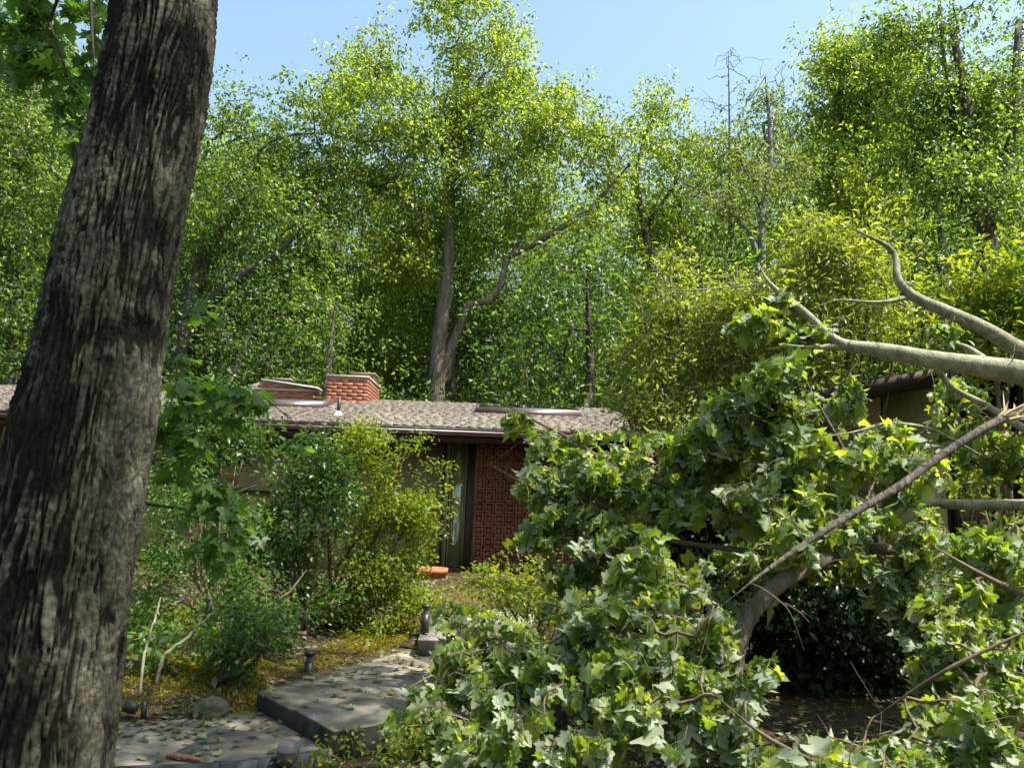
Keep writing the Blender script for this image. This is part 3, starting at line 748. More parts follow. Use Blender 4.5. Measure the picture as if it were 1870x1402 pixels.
    n2 = N.new('ShaderNodeTexNoise'); n2.inputs['Scale'].default_value = 45; n2.inputs['Detail'].default_value = 8; Lk.new(tc.outputs['Object'], n2.inputs[0])
    n4 = N.new('ShaderNodeTexNoise'); n4.inputs['Scale'].default_value = 9; n4.inputs['Detail'].default_value = 8; Lk.new(tc.outputs['Object'], n4.inputs[0])
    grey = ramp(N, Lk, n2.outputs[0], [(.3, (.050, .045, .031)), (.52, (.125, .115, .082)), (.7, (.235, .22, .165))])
    wet_shade = ramp(N, Lk, n2.outputs[0], [(.3, (.008, .006, .005)), (.6, (.024, .018, .013)), (.8, (.055, .043, .03))])  # dark tone for wet patches, furrows and the scar's painted shade
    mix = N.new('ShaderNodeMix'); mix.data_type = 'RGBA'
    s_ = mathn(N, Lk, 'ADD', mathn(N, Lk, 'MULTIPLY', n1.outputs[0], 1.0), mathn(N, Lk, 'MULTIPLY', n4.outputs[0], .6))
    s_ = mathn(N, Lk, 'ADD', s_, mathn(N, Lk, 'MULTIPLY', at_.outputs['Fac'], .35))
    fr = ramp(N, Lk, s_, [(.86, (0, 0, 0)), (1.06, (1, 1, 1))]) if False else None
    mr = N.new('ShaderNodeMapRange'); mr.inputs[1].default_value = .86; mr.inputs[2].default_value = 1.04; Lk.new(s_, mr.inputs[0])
    Lk.new(mr.outputs[0], mix.inputs[0]); Lk.new(wet_shade.outputs[0], mix.inputs[6]); Lk.new(grey.outputs[0], mix.inputs[7])
    Lk.new(mix.outputs[2], p.inputs['Base Color']); p.inputs['Roughness'].default_value = .85; p.inputs['Specular IOR Level'].default_value = .2
    bp = N.new('ShaderNodeBump'); bp.inputs['Strength'].default_value = .9; bp.inputs['Distance'].default_value = .016; n3 = N.new('ShaderNodeTexNoise'); n3.inputs['Scale'].default_value = 110; n3.inputs['Detail'].default_value = 10; n3.inputs['Roughness'].default_value = .7; Lk.new(tc.outputs['Object'], n3.inputs[0]); Lk.new(n3.outputs[0], bp.inputs['Height']); Lk.new(bp.outputs[0], p.inputs['Normal'])
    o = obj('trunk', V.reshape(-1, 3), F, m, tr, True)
    att = o.data.attributes.new('bark_tone', 'FLOAT', 'POINT'); att.data.foreach_set('value', (ridge * (.5 + .5 * hid) * crack - .8 * blotch_shade + .35 * off[..., 0] - .1).ravel().astype(np.float32))  # tone: lower in furrows and painted blotches, higher on the right side
    return tr, P[-1], r[-1], T[-1]
big_tree, top_p, top_r, top_t = build_big_tree()

# its crown, above the picture: it throws the dappled shade on the trunk and the path
rg = np.random.default_rng(5)
crown_blobs = [((1.5, 3.5, 14), (5.0, 4.5, 3.4)), ((4.5, 3.0, 12.5), (2.6, 2.6, 2.0)), ((-3.5, 1.5, 12), (3.5, 4, 3)), ((2.5, -1, 12), (4, 4, 3)), ((4.6, 6.2, 10.6), (1.7, 1.5, .9)), ((3.0, 4.0, 9.6), (1.9, 1.6, .9))]
tg = blob_points(crown_blobs, 1.3, rg)
def above_view(P, m=0.0): 
    d = P - CAM; f = d @ _f; v = (d @ cu) / np.maximum(f, .01); u_ = (d @ cr) / np.maximum(f, .01)
    return (f < .3) | (v > .515 + m) | (np.abs(u_) > .70 + m)
tg = tg[above_view(tg, .06)]
foot = tg - SUNV * ((tg[:, 2] - 1.0) / SUNV[2])[:, None]
tg = tg[~((foot[:, 0] > -5.5) & (foot[:, 0] < .6) & (foot[:, 1] > np.where(foot[:, 0] < -2, 5.6, 6.6)) & (rg.random(len(tg)) < .96))]
A_, par_, fix_, tips_ = grow([([top_p, top_p + top_t * 2.5, top_p + top_t * 5 + np.array([0, 0, 1.5])], [top_r, top_r * .8, top_r * .5])], tg, .7, .1, rg=rg)
wood(A_, par_, fix_, tips_, .012, .5, .16).build('branches', M['bark_dark'], big_tree, True)
v, f = clump_leaves(tpl_diamond(.8), tg, 60, (.42, .42, .28), .16, rg=rg)
tag(obj('crown', v, f, M['maple_leaf'], big_tree), kind='stuff')

# ------------------------------------------------------------------ woods behind
DI = tpl_diamond(.55)
def hero_tree(name, label, cat, blobs, seeds, Y, leaf, bark, dens=1.6, n_each=70, size=.2, spread=.42, group=None, rt=.012, seed=1, clear=-9., holes=-.28):
    rg = np.random.default_rng(seed)
    bl = [px_blob(*b, Y + (0 if len(b) < 5 else 0)) for b in [b[:4] for b in blobs]]
    bl = [(c + np.array([0, rg.uniform(-1, 1), 0]), r) for c, r in bl]
    sd_ = [(np.array([at(px, py, Y + dy) for px, py, dy, _ in s]), np.array([q[3] for q in s])) for s in seeds]
    base = sd_[0][0][0].copy(); gzv = float(gz(base[0], base[1])) - .1
    if base[2] > gzv:
        dn = sd_[0][0][0] - sd_[0][0][1]; b2 = base + dn / abs(dn[2]) * (base[2] - gzv) * .6; b2[2] = gzv
        sd_[0] = (np.vstack([b2, sd_[0][0]]), np.concatenate([[sd_[0][1][0] * 1.25], sd_[0][1]])); base = b2
    tr = thing(name, label, cat, base, group)
    tg = blob_points(bl, dens * 2.2, rg, spray=.08, holes=holes, hs=.55)
    A, par, fix, tips = grow(sd_, tg, .8, .09, .04, rg)
    wood(A, par, fix, tips, rt, .5, .16).build('trunk', M[bark], tr, True)
    # leaves hang in tufts about the twig ends and the wood near them
    mids = A[tips] * .6 + A[par[tips]] * .4
    cen = np.vstack([A[tips], mids])
    tk = sd_[0][0]; cz = cen[:, 2]; tx = np.interp(cz, tk[:, 2], tk[:, 0]); cen = cen[~((np.abs(cen[:, 0] - tx * cen[:, 1] / Y) < .75) & (cen[:, 1] < Y + .3) & (cz < clear))]
    dn = 1 + .0 * cen[:, 0]
    v, f = clump_leaves(DI, cen, int(n_each * .78), (spread, spread, spread * .8), size * .8, .6, .5, rg, 9)
    if len(v): obj('crown', v, f, M[leaf], tr)
    return tr

hero_tree('hickory_tree', 'tallest yellow-green tree, its forked tan trunk rising behind the roof ridge', 'tree',
    [(850, 62, 100, 62), (690, 135, 85, 65), (595, 165, 45, 45), (860, 165, 150, 90), (720, 255, 150, 90), (950, 260, 140, 90), (1035, 190, 38, 60), (1095, 270, 60, 60), (820, 380, 180, 80), (1040, 380, 95, 70), (640, 360, 80, 80), (1130, 330, 40, 50), (720, 470, 90, 60), (930, 60, 35, 40)],
    [[(797, 760, 0, 0.336), (797, 700, 0, 0.320), (802, 620, 0, 0.288), (815, 520, 0, 0.240), (820, 430, 0, 0.216), (822, 350, 0, 0.192), (828, 290, 0, 0.160), (850, 200, .3, 0.096), (860, 90, .3, 0.040)],
     [(812, 690, .1, 0.208), (822, 640, 0, 0.184), (838, 600, -.2, 0.160), (858, 556, -.3, 0.144), (895, 550, -.3, 0.136), (915, 520, -.3, 0.128), (926, 470, -.2, 0.128), (965, 450, -.4, 0.136), (1020, 420, -.5, 0.104), (1080, 380, -.6, 0.080), (1150, 300, -.6, 0.040)],
     [(926, 478, -.2, 0.080), (960, 420, .4, 0.072), (985, 350, .5, 0.040)], [(820, 400, 0, 0.080), (770, 385, -.5, 0.056), (740, 330, -.8, 0.032)], [(826, 330, 0, 0.080), (905, 320, -.6, 0.056), (960, 250, -.8, 0.032)], [(828, 300, 0, 0.096), (760, 200, .3, 0.056), (700, 130, .4, 0.024)], [(842, 240, 0, 0.072), (925, 130, .2, 0.040), (940, 60, .2, 0.016)]],
    27, 'bg_leaf_a', 'bark_tan', 1.5, 84, .20, .44, seed=3, clear=12.5, holes=-.42)
hero_tree('oak_tree', 'spreading oak between the big leaning trunk and the tallest tree', 'tree',
    [(450, 195, 75, 60), (410, 290, 75, 80), (520, 300, 80, 90), (470, 400, 110, 80), (580, 420, 80, 90), (400, 480, 80, 80), (540, 520, 110, 70), (560, 230, 40, 60)],
    [[(330, 640, 0, .3), (350, 540, 0, .28), (380, 450, 0, .24), (430, 380, 0, .16), (470, 280, 0, .08)], [(340, 590, 0, .2), (430, 510, -.5, .2), (500, 470, -.8, .13), (560, 400, -.8, .06)], [(370, 470, 0, .14), (350, 380, .5, .1), (380, 260, .6, .05)]],
    25, 'bg_leaf_b', 'bark_dark', 1.2, 84, .2, .42, seed=4)
hero_tree('oak_tree', 'leafy oak at the edge of the picture, beyond the shaded side of the leaning trunk', 'tree',
    [(60, 110, 70, 80), (110, 40, 80, 50), (20, 240, 70, 110), (120, 290, 60, 90), (60, 420, 90, 100), (30, 560, 80, 80), (110, 620, 60, 60), (-60, 350, 80, 150)],
    [[(20, 730, 0, .25), (30, 600, 0, .23), (10, 420, 0, .18), (40, 250, 0, .1), (70, 100, 0, .05)]],
    22, 'bg_leaf_b', 'bark_dark', 1.3, 90, .19, .4, seed=5)
hero_tree('hickory_tree', 'bushy yellow-green treetop in the dip to the near side of the dead snag', 'tree',
    [(1190, 185, 45, 38), (1225, 235, 60, 50), (1190, 310, 50, 55), (1270, 310, 65, 60), (1240, 390, 80, 60), (1160, 420, 50, 50)],
    [[(1200, 560, 0, .2), (1185, 450, 0, .17), (1160, 330, 0, .12), (1175, 260, 0, .08), (1195, 190, 0, .03)], [(1175, 420, 0, .1), (1230, 340, 0, .06), (1250, 250, 0, .03)]],
    29, 'bg_leaf_a', 'bark_dark', 1.3, 80, .2, .42, seed=6)
hero_tree('birch_tree', 'thin pale-stemmed tree with sparse olive leaves and see-through crown', 'tree',
    [(1400, 180, 45, 48), (1395, 250, 60, 55), (1330, 290, 55, 50), (1400, 330, 65, 45), (1290, 370, 60, 40), (1460, 290, 35, 45), (1340, 420, 55, 35)],
    [[(1394, 640, 0, .15), (1393, 520, 0, .13), (1390, 400, 0, .11), (1408, 300, 0, .09), (1405, 220, 0, .06), (1398, 140, 0, .03)], [(1394, 500, 0, .09), (1368, 420, 0, .09), (1310, 360, 0, .07), (1240, 330, 0, .04)], [(1390, 380, 0, .07), (1360, 310, 0, .05), (1340, 250, 0, .03)]],
    23, 'bg_leaf_c', 'bark_birch', 2.3, 64, .16, .38, seed=7)
hero_tree('oak_tree', 'tall rounded oak crown stepping up beyond the bare twigs', 'tree',
    [(1510, 105, 48, 45), (1570, 75, 40, 38), (1560, 165, 85, 70), (1500, 225, 65, 65), (1610, 270, 90, 80), (1530, 330, 95, 60), (1600, 390, 100, 60), (1630, 130, 45, 60)],
    [[(1600, 600, 0, .3), (1598, 480, 0, .26), (1590, 340, 0, .2), (1585, 220, 0, .13), (1572, 100, 0, .05)], [(1592, 330, 0, .12), (1540, 230, 0, .08), (1515, 120, 0, .04)]],
    26, 'bg_leaf_a', 'bark_dark', 2.9, 84, .2, .45, seed=8, holes=-.5)
hero_tree('maple_tree', 'dark tall multi-stemmed tree filling the top corner above the limbs', 'tree',
    [(1670, 30, 60, 40), (1750, 50, 80, 60), (1850, 60, 80, 80), (1720, 150, 70, 70), (1830, 190, 90, 90), (1690, 250, 60, 60), (1770, 290, 90, 80), (1860, 340, 60, 90), (1720, 370, 90, 50), (1800, 400, 90, 50)],
    [[(1806, 640, 0, .3), (1804, 500, 0, .28), (1800, 380, 0, .24), (1770, 220, 0, .16), (1740, 60, 0, .08)], [(1802, 420, 0, .16), (1850, 250, 0, .14), (1860, 40, 0, .08)], [(1803, 450, 0, .14), (1760, 320, .6, .12), (1725, 130, .6, .06), (1712, -40, .5, .04)]],
    19, 'bg_leaf_b', 'bark_dark', 3.2, 90, .17, .42, seed=9, holes=-.32)
hero_tree('oak_tree', 'slender dark-trunked tree standing in the sky gap behind the smooth limbs', 'tree',
    [(1640, 440, 70, 40), (1740, 460, 60, 35), (1690, 560, 110, 50), (1560, 500, 60, 50)],
    [[(1728, 640, 0, .16), (1725, 480, 0, .14), (1712, 360, 0, .1), (1700, 250, 0, .05)]],
    24, 'under_leaf', 'bark_dark', 1.8, 70, .17, .42, seed=10)

# dead snag with bare twigs above the crowns
def snag():
    rg = np.random.default_rng(12); Y = 28
    base = at(1335, 650, Y); base[2] = float(gz(base[0], Y)) - .1
    sn_ = thing('dead_tree', 'bare leafless snag with fine grey twigs against the sky', 'tree', base)
    pts = [base, at(1333, 400, Y), at(1332, 220, Y), at(1330, 95, Y)]
    tg = []
    for k in range(120):
        h = rg.uniform(.0, 1); a = rg.uniform(-1, 1); tg.append(at(1331 + a * (80 * (1 - h) + 10), 215 - h * 125 - abs(a) * 5, Y + rg.uniform(-.8, .8)))
    for k in range(60):
        tg.append(at(1425 + rg.uniform(-35, 28), 150 + rg.uniform(-42, 40), Y + rg.uniform(-.5, .5)))
    A, par, fix, tips = grow([(np.array(pts), np.array([.13, .08, .04, .008])), (np.array([at(1395, 330, Y), at(1412, 250, Y), at(1420, 190, Y)]), np.array([.04, .03, .015]))], tg, .35, .10, .12, rg)
    wood(A, par, fix, tips, .0055, .42).build('trunk', M['bark_twig'], sn_, True)
snag()

# shared forest trees
def forest_kind(seed, h, wdt, leaf, bark, n=300, n_each=200, low=.34, size=.14):
    rg = np.random.default_rng(seed)
    bl = []
    for k in range(9):
        z = h * (low + (1 - low) * (k + .5) / 9); wz = wdt * (.55 + .45 * math.sin(math.pi * min(1, (k + 1.5) / 9.5)))
        a = rg.uniform(0, 6.28); rr = rg.uniform(0, .45) * wz
        bl.append((np.array([math.cos(a) * rr, math.sin(a) * rr, z]), (wz * .6, wz * .6, h * .09)))
    tg = blob_points(bl, .6, rg); rg.shuffle(tg); tg = tg[:n]
    tr = [([0, 0, -.3], .22), ([rg.normal(0, .1), rg.normal(0, .1), h * .3], .18), ([rg.normal(0, .3), rg.normal(0, .3), h * .6], .12), ([rg.normal(0, .4), rg.normal(0, .4), h * .93], .03)]
    A, par, fix, tips = grow([(np.array([t[0] for t in tr], float), np.array([t[1] for t in tr]))], tg, 1.0, .08, .03, rg)
    mb = wood(A, par, fix, tips, .012, .5, .12)
    tm = mesh_np('trunk', np.concatenate(mb.V), [np.concatenate(f) for f in mb.F.values()], M[bark], True)
    v, f = clump_leaves(DI, A[tips], n_each, (.62, .62, .5), size, .5, .5, rg, 9)
    return tm, mesh_np('crown', v, f, M[leaf])
kinds = [forest_kind(101, 15, 4.2, 'bg_leaf_b', 'bark_dark'), forest_kind(102, 16, 4.6, 'bg_leaf_a', 'bark_tan'), forest_kind(103, 14, 4.0, 'under_leaf', 'bark_dark', low=.12), forest_kind(104, 17, 4.4, 'bg_leaf_b', 'bark_dark', low=.2)]
under = [forest_kind(111, 6.5, 3.0, 'under_leaf', 'bark_dark', 260, 190, .05, .13), forest_kind(112, 7.5, 3.2, 'bg_leaf_b', 'bark_dark', 260, 190, .05, .13)]
rg = np.random.default_rng(33)
def place(kind, name, label, cat, x, y, s, group, rot=None, sz=None):
    root = thing(name, label, cat, (x, y, float(gz(x, y))), group)
    root.rotation_euler = (0, 0, rg.uniform(0, 6.28) if rot is None else rot); root.scale = (s, s, s * (sz or 1))
    for nm, me in zip(('trunk', 'crown'), kind):
        o = bpy.data.objects.new(nm, me); C.objects.link(o); o.parent = root
MARKS = [(-100, 'past the picture edge side of the leaning trunk'), (60, 'between the picture edge and the leaning trunk'), (220, 'directly behind the big leaning trunk'), (400, 'just clear of the leaning trunk'), (520, 'above the brick parapet with the metal cap'), (650, 'above the square brick chimney'), (800, 'behind the forked tan trunk'), (960, 'between the forked trunk and the far skylight'), (1110, 'above the end of the shingled roof'), (1240, 'above the olive laurel mound'), (1380, 'behind the thin pale-stemmed tree'), (1520, 'behind the upright olive laurel column'), (1660, 'behind the S-bent pale limb'), (1800, 'behind the dark multi-stemmed tree'), (1950, 'beyond the limbs at the picture edge')]
used = set()
def tree_label(row, px):
    for mk in sorted(MARKS, key=lambda q: abs(q[0] - px)):
        t = row + ' ' + mk[1]
        if t not in used: used.add(t); return t
    for t in (row + ' in the gap beside the big leaning trunk', row + ' peeking over the roof ridge', row + ' peeking over the laurels'):
        if t not in used: used.add(t); return t
    return row + (' set back at the edge of the woods' if px > 935 else ' crowded among its neighbours')
# skyline of the photograph: pixel height of the tree tops
sky_x = [-200, 0, 200, 380, 540, 640, 1000, 1100, 1180, 1300, 1450, 1600, 2100]
sky_y = [-200, -80, 60, 150, 230, 250, 280, 280, 270, 230, 180, 120, 0]
for Y, n in ((31, 14), (37, 15), (45, 17)):
    for i in range(n):
        px = -150 + 2200 * (i + rg.uniform(.2, .8)) / n
        top = at(px, np.interp(px, sky_x, sky_y) + rg.uniform(0, 60) + (Y - 31) * 1, Y)
        k = rg.integers(0, 4); h = (15, 16, 14, 17)[k]
        s = max(.45, (top[2] - float(gz(top[0], Y))) / h * .97)
        hs = min(s, 1.25)
        place(kinds[k], 'forest_tree', tree_label({31: 'green tree of the nearest woods row', 37: 'green tree of the middle woods row', 45: 'green tree of the farthest woods row'}[Y], px), 'tree', top[0], Y + rg.uniform(-1.5, 1.5), hs, 'trees in the woods behind the house', sz=s / hs)
for Y, n in ((22.5, 10), (26, 12)):
    for i in range(n):
        px = -120 + 2150 * (i + rg.uniform(.25, .75)) / n
        top = at(px, rg.uniform(470, 590), Y)
        if 640 < px < 960: top = at(px, rg.uniform(520, 600), Y + 8)
        k = rg.integers(0, 2); h = (6.5, 7.5)[k]
        s = (top[2]) / h
        place(under[k], 'understory_tree', tree_label({22.5: 'low understory tree close beyond the roof,', 26: 'low understory tree farther beyond the roof,'}[Y], px), 'tree', top[0], top[1] + rg.uniform(-.7, .7), s, 'understory trees beyond the roof')
# far woods, one mass
v, f = [], []
n = 24000; px = rg.uniform(-500, 2400, n); Yw = rg.uniform(55, 75, n); zz = rg.uniform(0, 1, n) ** .8
P = np.stack([(px - 935) / FPX * Yw, Yw, zz * (13 + 3 * vnoise(np.stack([px / 90, px * 0], -1), 5))], -1)
v, f, _ = leaf_cloud(tpl_diamond(.7), P, rg.normal(size=(n, 3)), rg.normal(size=(n, 3)) + [0, -.5, .5], rg.uniform(.6, 1.3, n))
tag(obj('far_woods', v, f, M['under_leaf']), 'mass of dark green woods filling the gaps far behind the trees', 'woods', kind='stuff')

n = 26000; a = rg.uniform(R(100), R(440), n); a = a[(np.abs((a - R(90) + math.pi) % (2 * math.pi) - math.pi) > R(52))]; n = len(a)
rr_ = rg.uniform(11, 17, n); P = np.stack([np.cos(a) * rr_, np.sin(a) * rr_, rg.uniform(0, 1, n) ** .8 * (11 + 3 * vnoise(np.stack([a * 4, a * 0], -1), 8))], -1)
v, f, _ = leaf_cloud(tpl_diamond(.7), P, rg.normal(size=(n, 3)), rg.normal(size=(n, 3)) + [0, -.2, .6], rg.uniform(.25, .5, n))
tag(obj('unseen_woods', v, f, M['bg_leaf_b']), 'unseen leafy woods added beside and behind the viewer to dim sky light and fill reflections', 'woods', kind='stuff')  # added out of view to cut ambient light and give the glass reflections

# ------------------------------------------------------------------ shrubs
def shrub(name, label, blobs, base_px, Y, leaf, bark='bark_twig', dens=14, n_each=26, size=.045, spread=.09, tpl=None, stems=5, seed=1, rt=.0022, group=None, dy=None, seeds=None, droop=.1, up=1.0, rmax=.02, holes=-.12):
    rg = np.random.default_rng(seed)
    bl = [px_blob(b[0], b[1], b[2], b[3], Y + (b[4] if len(b) > 4 else 0), dy) for b in blobs]
    gb = atz(base_px[0], base_px[1], float(gz(*at(base_px[0], base_px[1], Y)[:2]))) if False else at(base_px[0], base_px[1], Y)
    gb[2] = float(gz(gb[0], gb[1]))
    root = thing(name, label, 'shrub', gb, group)
    tg = blob_points(bl, dens * 1.25, rg, .45, .12 if Y < 9 else .22, holes, 3.2 if Y < 10 else 1.9)
    if Y > 9: tg = tg + rg.normal(0, 1, tg.shape) * np.array([.16, .2, .13])
    tg = tg[tg[:, 2] > gz(tg[:, 0], tg[:, 1]) + .03]
    sds = [(np.array([gb + [0, 0, -.05], gb + [0, 0, .03]]), np.array([rmax, rmax]))]
    cen = np.array([b[0] for b in bl])
    for k in range(stems):
        c = cen[k % len(cen)] + rg.normal(0, .08, 3)
        a = gb + np.array([rg.normal(0, .05), rg.normal(0, .05), .02]); m_ = a * .5 + c * .5 + np.array([0, 0, -.04]) + rg.normal(0, .08, 3)
        sds.append((np.array([a, m_, c]), np.array([rmax * .85, rmax * .6, rmax * .3])))
    for s in (seeds or []): sds.append((np.array([at(*q[:3]) for q in s]), np.array([q[3] for q in s])))
    A, par, fix, tips = grow(sds, tg, .12, .12, .05, rg)
    wood(A, par, fix, tips, rt, .42, rmax * .8).build('stems', M[bark], root, True)
    v, f = clump_leaves(tpl or tpl_oval(.45), A[tips], n_each, (spread, spread, spread * .7), size, droop, up, rg)
    keep = obj('foliage', v, f, M[leaf], root); tag(keep, kind='stuff')
    return root

shrub('azalea', 'sunlit yellow-green azalea in front of the glass door, stems showing below',
      [(740, 800, 45, 40), (700, 860, 70, 60), (790, 870, 40, 25), (760, 930, 55, 55), (690, 960, 70, 60), (760, 1010, 45, 40), (650, 800, 60, 45), (640, 1040, 70, 50), (720, 1080, 50, 40)], (600, 1160), 8.8, 'azalea_leaf', dens=62, n_each=22, size=.055, spread=.075, seed=21, rmax=.03, stems=9, rt=.0018)
shrub('azalea', 'darker azalea with crooked bare stems to the shaded side of the sunlit one',
      [(560, 880, 70, 55), (500, 940, 55, 60), (570, 980, 60, 60), (620, 900, 45, 50), (520, 1050, 60, 50), (600, 820, 45, 40), (460, 1010, 45, 60), (430, 1090, 50, 50), (600, 1090, 50, 30)], (560, 1150), 8.3, 'dark_leaf', dens=58, n_each=20, size=.06, spread=.08, seed=22, rmax=.03, stems=9, rt=.0018)
shrub('laurel_shrub', 'dark glossy shrub close behind the leaning trunk below the eave',
      [(420, 800, 80, 45), (350, 760, 60, 50), (330, 830, 60, 50), (310, 900, 50, 50), (400, 740, 50, 30)], (390, 1120), 9.2, 'dark_leaf', dens=50, n_each=18, size=.09, spread=.09, seed=23, tpl=tpl_oval(.36), rmax=.03, stems=7, rt=.0018)
shrub('garden_shrub', 'tangled small-leaved shrub with sparkling light between its leaves beside the trunk',
      [(330, 1000, 75, 55), (420, 1050, 70, 60), (300, 1080, 70, 60), (380, 1130, 80, 50), (470, 1110, 50, 50), (290, 950, 40, 40), (260, 1130, 50, 60), (340, 900, 60, 50), (430, 960, 60, 50), (500, 1130, 60, 40)], (410, 1225), 7.4, 'maple_leaf', dens=60, n_each=16, size=.05, spread=.08, seed=24, rmax=.022, stems=8, rt=.0018, seeds=[[(300, 1000, 7.4, .012), (320, 950, 7.4, .012), (370, 915, 7.4, .010), (430, 900, 7.4, .008), (480, 880, 7.4, .006), (510, 850, 7.4, .003)], [(400, 1200, 7.3, .02), (470, 1120, 7.4, .018), (530, 1080, 7.5, .014), (560, 1040, 7.6, .008)]])
shrub('garden_shrub', 'low leafy sprouts at the foot of the leaning trunk',
      [(280, 1180, 60, 35), (340, 1200, 50, 30), (250, 1230, 40, 25), (400, 1180, 40, 40)], (300, 1250), 6.6, 'maple_leaf', dens=70, n_each=9, size=.085, spread=.07, seed=25, tpl=tpl_oval(.5), rmax=.014, stems=6)
shrub('garden_shrub', 'dark-stemmed bush at the corner where the two path levels meet',
      [(430, 1180, 60, 40), (450, 1130, 60, 50), (500, 1170, 40, 40), (420, 1230, 40, 25)], (405, 1258), 6.5, 'dark_leaf', dens=60, n_each=12, size=.055, spread=.07, seed=26, rmax=.024, stems=7, bark='bark_dark')
shrub('garden_shrub', 'leafy ground shrub beside the path light near the step',
      [(700, 1130, 60, 30), (640, 1110, 50, 30), (730, 1090, 50, 35), (780, 1105, 40, 22), (700, 1020, 50, 40), (590, 1120, 50, 25), (680, 1050, 60, 30)], (660, 1150), 8.6, 'azalea_leaf', dens=80, n_each=14, size=.05, spread=.07, seed=27, rmax=.014, stems=6)
shrub('azalea', 'yellowish azalea below the red block screen behind the torn branches',
      [(900, 1060, 50, 45), (960, 1080, 70, 60), (1030, 1050, 60, 55), (1010, 1130, 60, 45), (1090, 1040, 60, 60)], (980, 1190), 8.6, 'azalea_leaf', dens=34, n_each=16, size=.06, spread=.08, seed=28, rmax=.022, stems=8, rt=.0018)
shrub('garden_shrub', 'small bright shrub hiding the path edge in the near bottom of the view',
      [(620, 1370, 50, 25), (690, 1385, 50, 25), (570, 1395, 40, 18), (740, 1360, 50, 40)], (640, 1410), 4.5, 'azalea_leaf', dens=150, n_each=9, size=.035, spread=.045, seed=29, rmax=.008, stems=5)
LA = tpl_oval(.32, -.2)
shrub('laurel_tree', 'great olive-yellow laurel mound leaning over the end of the roof',
      [(1195, 665, 50, 50), (1215, 600, 40, 35), (1150, 745, 28, 18), (1190, 765, 45, 28), (1255, 575, 55, 40), (1175, 545, 30, 16), (1255, 735, 60, 40), (1310, 640, 65, 50), (1330, 555, 60, 35), (1225, 500, 40, 14), (1330, 480, 40, 14), (1410, 600, 50, 50), (1380, 700, 60, 40), (1290, 690, 50, 40), (1300, 445, 30, 12)], (1330, 1000), 11.0, 'rhodo_leaf', dens=36, n_each=26, size=.10, spread=.14, tpl=LA, holes=0, seed=31, rmax=.06, stems=12, rt=.0045)
shrub('laurel_tree', 'upright column of olive leaves behind the S-bent pale limb',
      [(1500, 470, 45, 50), (1560, 480, 50, 55), (1520, 560, 60, 55), (1590, 570, 55, 50), (1470, 540, 40, 60), (1650, 595, 50, 30), (1500, 640, 70, 50), (1420, 560, 50, 60), (1440, 690, 60, 50), (1680, 560, 40, 50), (1480, 440, 25, 30)], (1530, 1000), 10.6, 'rhodo_leaf', dens=34, n_each=34, size=.105, spread=.18, tpl=LA, holes=-.05, seed=32, rmax=.06, stems=9, rt=.0045)
shrub('laurel_tree', 'rounded yellow-green laurel top above the upper smooth limb at the edge',
      [(1740, 640, 50, 40), (1690, 590, 40, 40), (1800, 660, 60, 30), (1800, 520, 60, 50), (1850, 490, 50, 40), (1850, 570, 60, 50), (1790, 600, 45, 35), (1900, 540, 60, 60)], (1850, 1000), 9.5, 'azalea_leaf', dens=34, n_each=22, size=.12, spread=.16, tpl=LA, holes=-.1, seed=33, rmax=.05, stems=6, rt=.003)
shrub('garden_shrub', 'airy pointed-leaf shrub before the windows of the wing',
      [(1780, 850, 60, 60), (1830, 930, 50, 60), (1730, 800, 50, 40), (1850, 820, 40, 40), (1800, 1010, 60, 40), (1840, 1060, 50, 40)], (1810, 1150), 7.8, 'azalea_leaf', dens=40, n_each=8, size=.085, spread=.09, seed=34, rmax=.02, stems=6, rt=.002)
shrub('dark_shrub', 'evergreen shrub, leaves coloured as dark as shade, in the black hollow under the fallen crown',
      [(1500, 1130, 110, 90), (1600, 1200, 90, 80), (1450, 1230, 80, 70), (1620, 1100, 80, 60), (1350, 1100, 90, 70), (1250, 1050, 90, 60), (1180, 960, 70, 60), (1300, 930, 90, 60), (1420, 960, 90, 70)], (1500, 1300), 7.6, 'shade_leaf', dens=60, n_each=22, size=.09, spread=.11, seed=35, tpl=tpl_diamond(.6), holes=None, rmax=.03, stems=9, rt=.0025)

# ------------------------------------------------------------------ the fallen tree
fall_base = np.array([4.6, 5.6, float(gz(4.6, 5.6))])
fallen = thing('fallen_tree', 'storm-felled tree with smooth grey limbs and drooping large lobed leaves over the path', 'tree', fall_base)
def limb(pts, name='limb', mat='bark_smooth', wob=.012, seed=1, n=14, knots=0.03):
    rg = np.random.default_rng(seed)
    P = np.array([at(a, b, c) for a, b, c, _ in pts]); r = np.array([q * .63 * c / FPX for _, _, c, q in pts])
    L = np.concatenate([[0], np.cumsum(np.linalg.norm(np.diff(P, axis=0), axis=1))]); m = max(12, int(L[-1] / .05)); s = np.linspace(0, L[-1], m)
    # smooth by repeated averaging of linear interpolation
    Q = np.stack([np.interp(s, L, P[:, k]) for k in range(3)], -1); rr = np.interp(s, L, r)
    for _ in range(6): Q[1:-1] = (Q[:-2] + 2 * Q[1:-1] + Q[2:]) / 4
    Q[1:-1] += rg.normal(0, 1, (m - 2, 3)) * wob * rr[1:-1, None]
    rr = rr * (1 + knots * vnoise(np.stack([s * 4, s * 0 + seed], -1), seed)) ; rr = np.maximum(rr, .0015)
    if r[0] < .02 : rr[:10] *= np.linspace(.25, 1, 10)
    if r[-1] < .02 and seed != 12: rr[-10:] *= np.linspace(1, .3, 10)
    mb = MB().tube(Q, rr, n)
    return mb, Q, rr
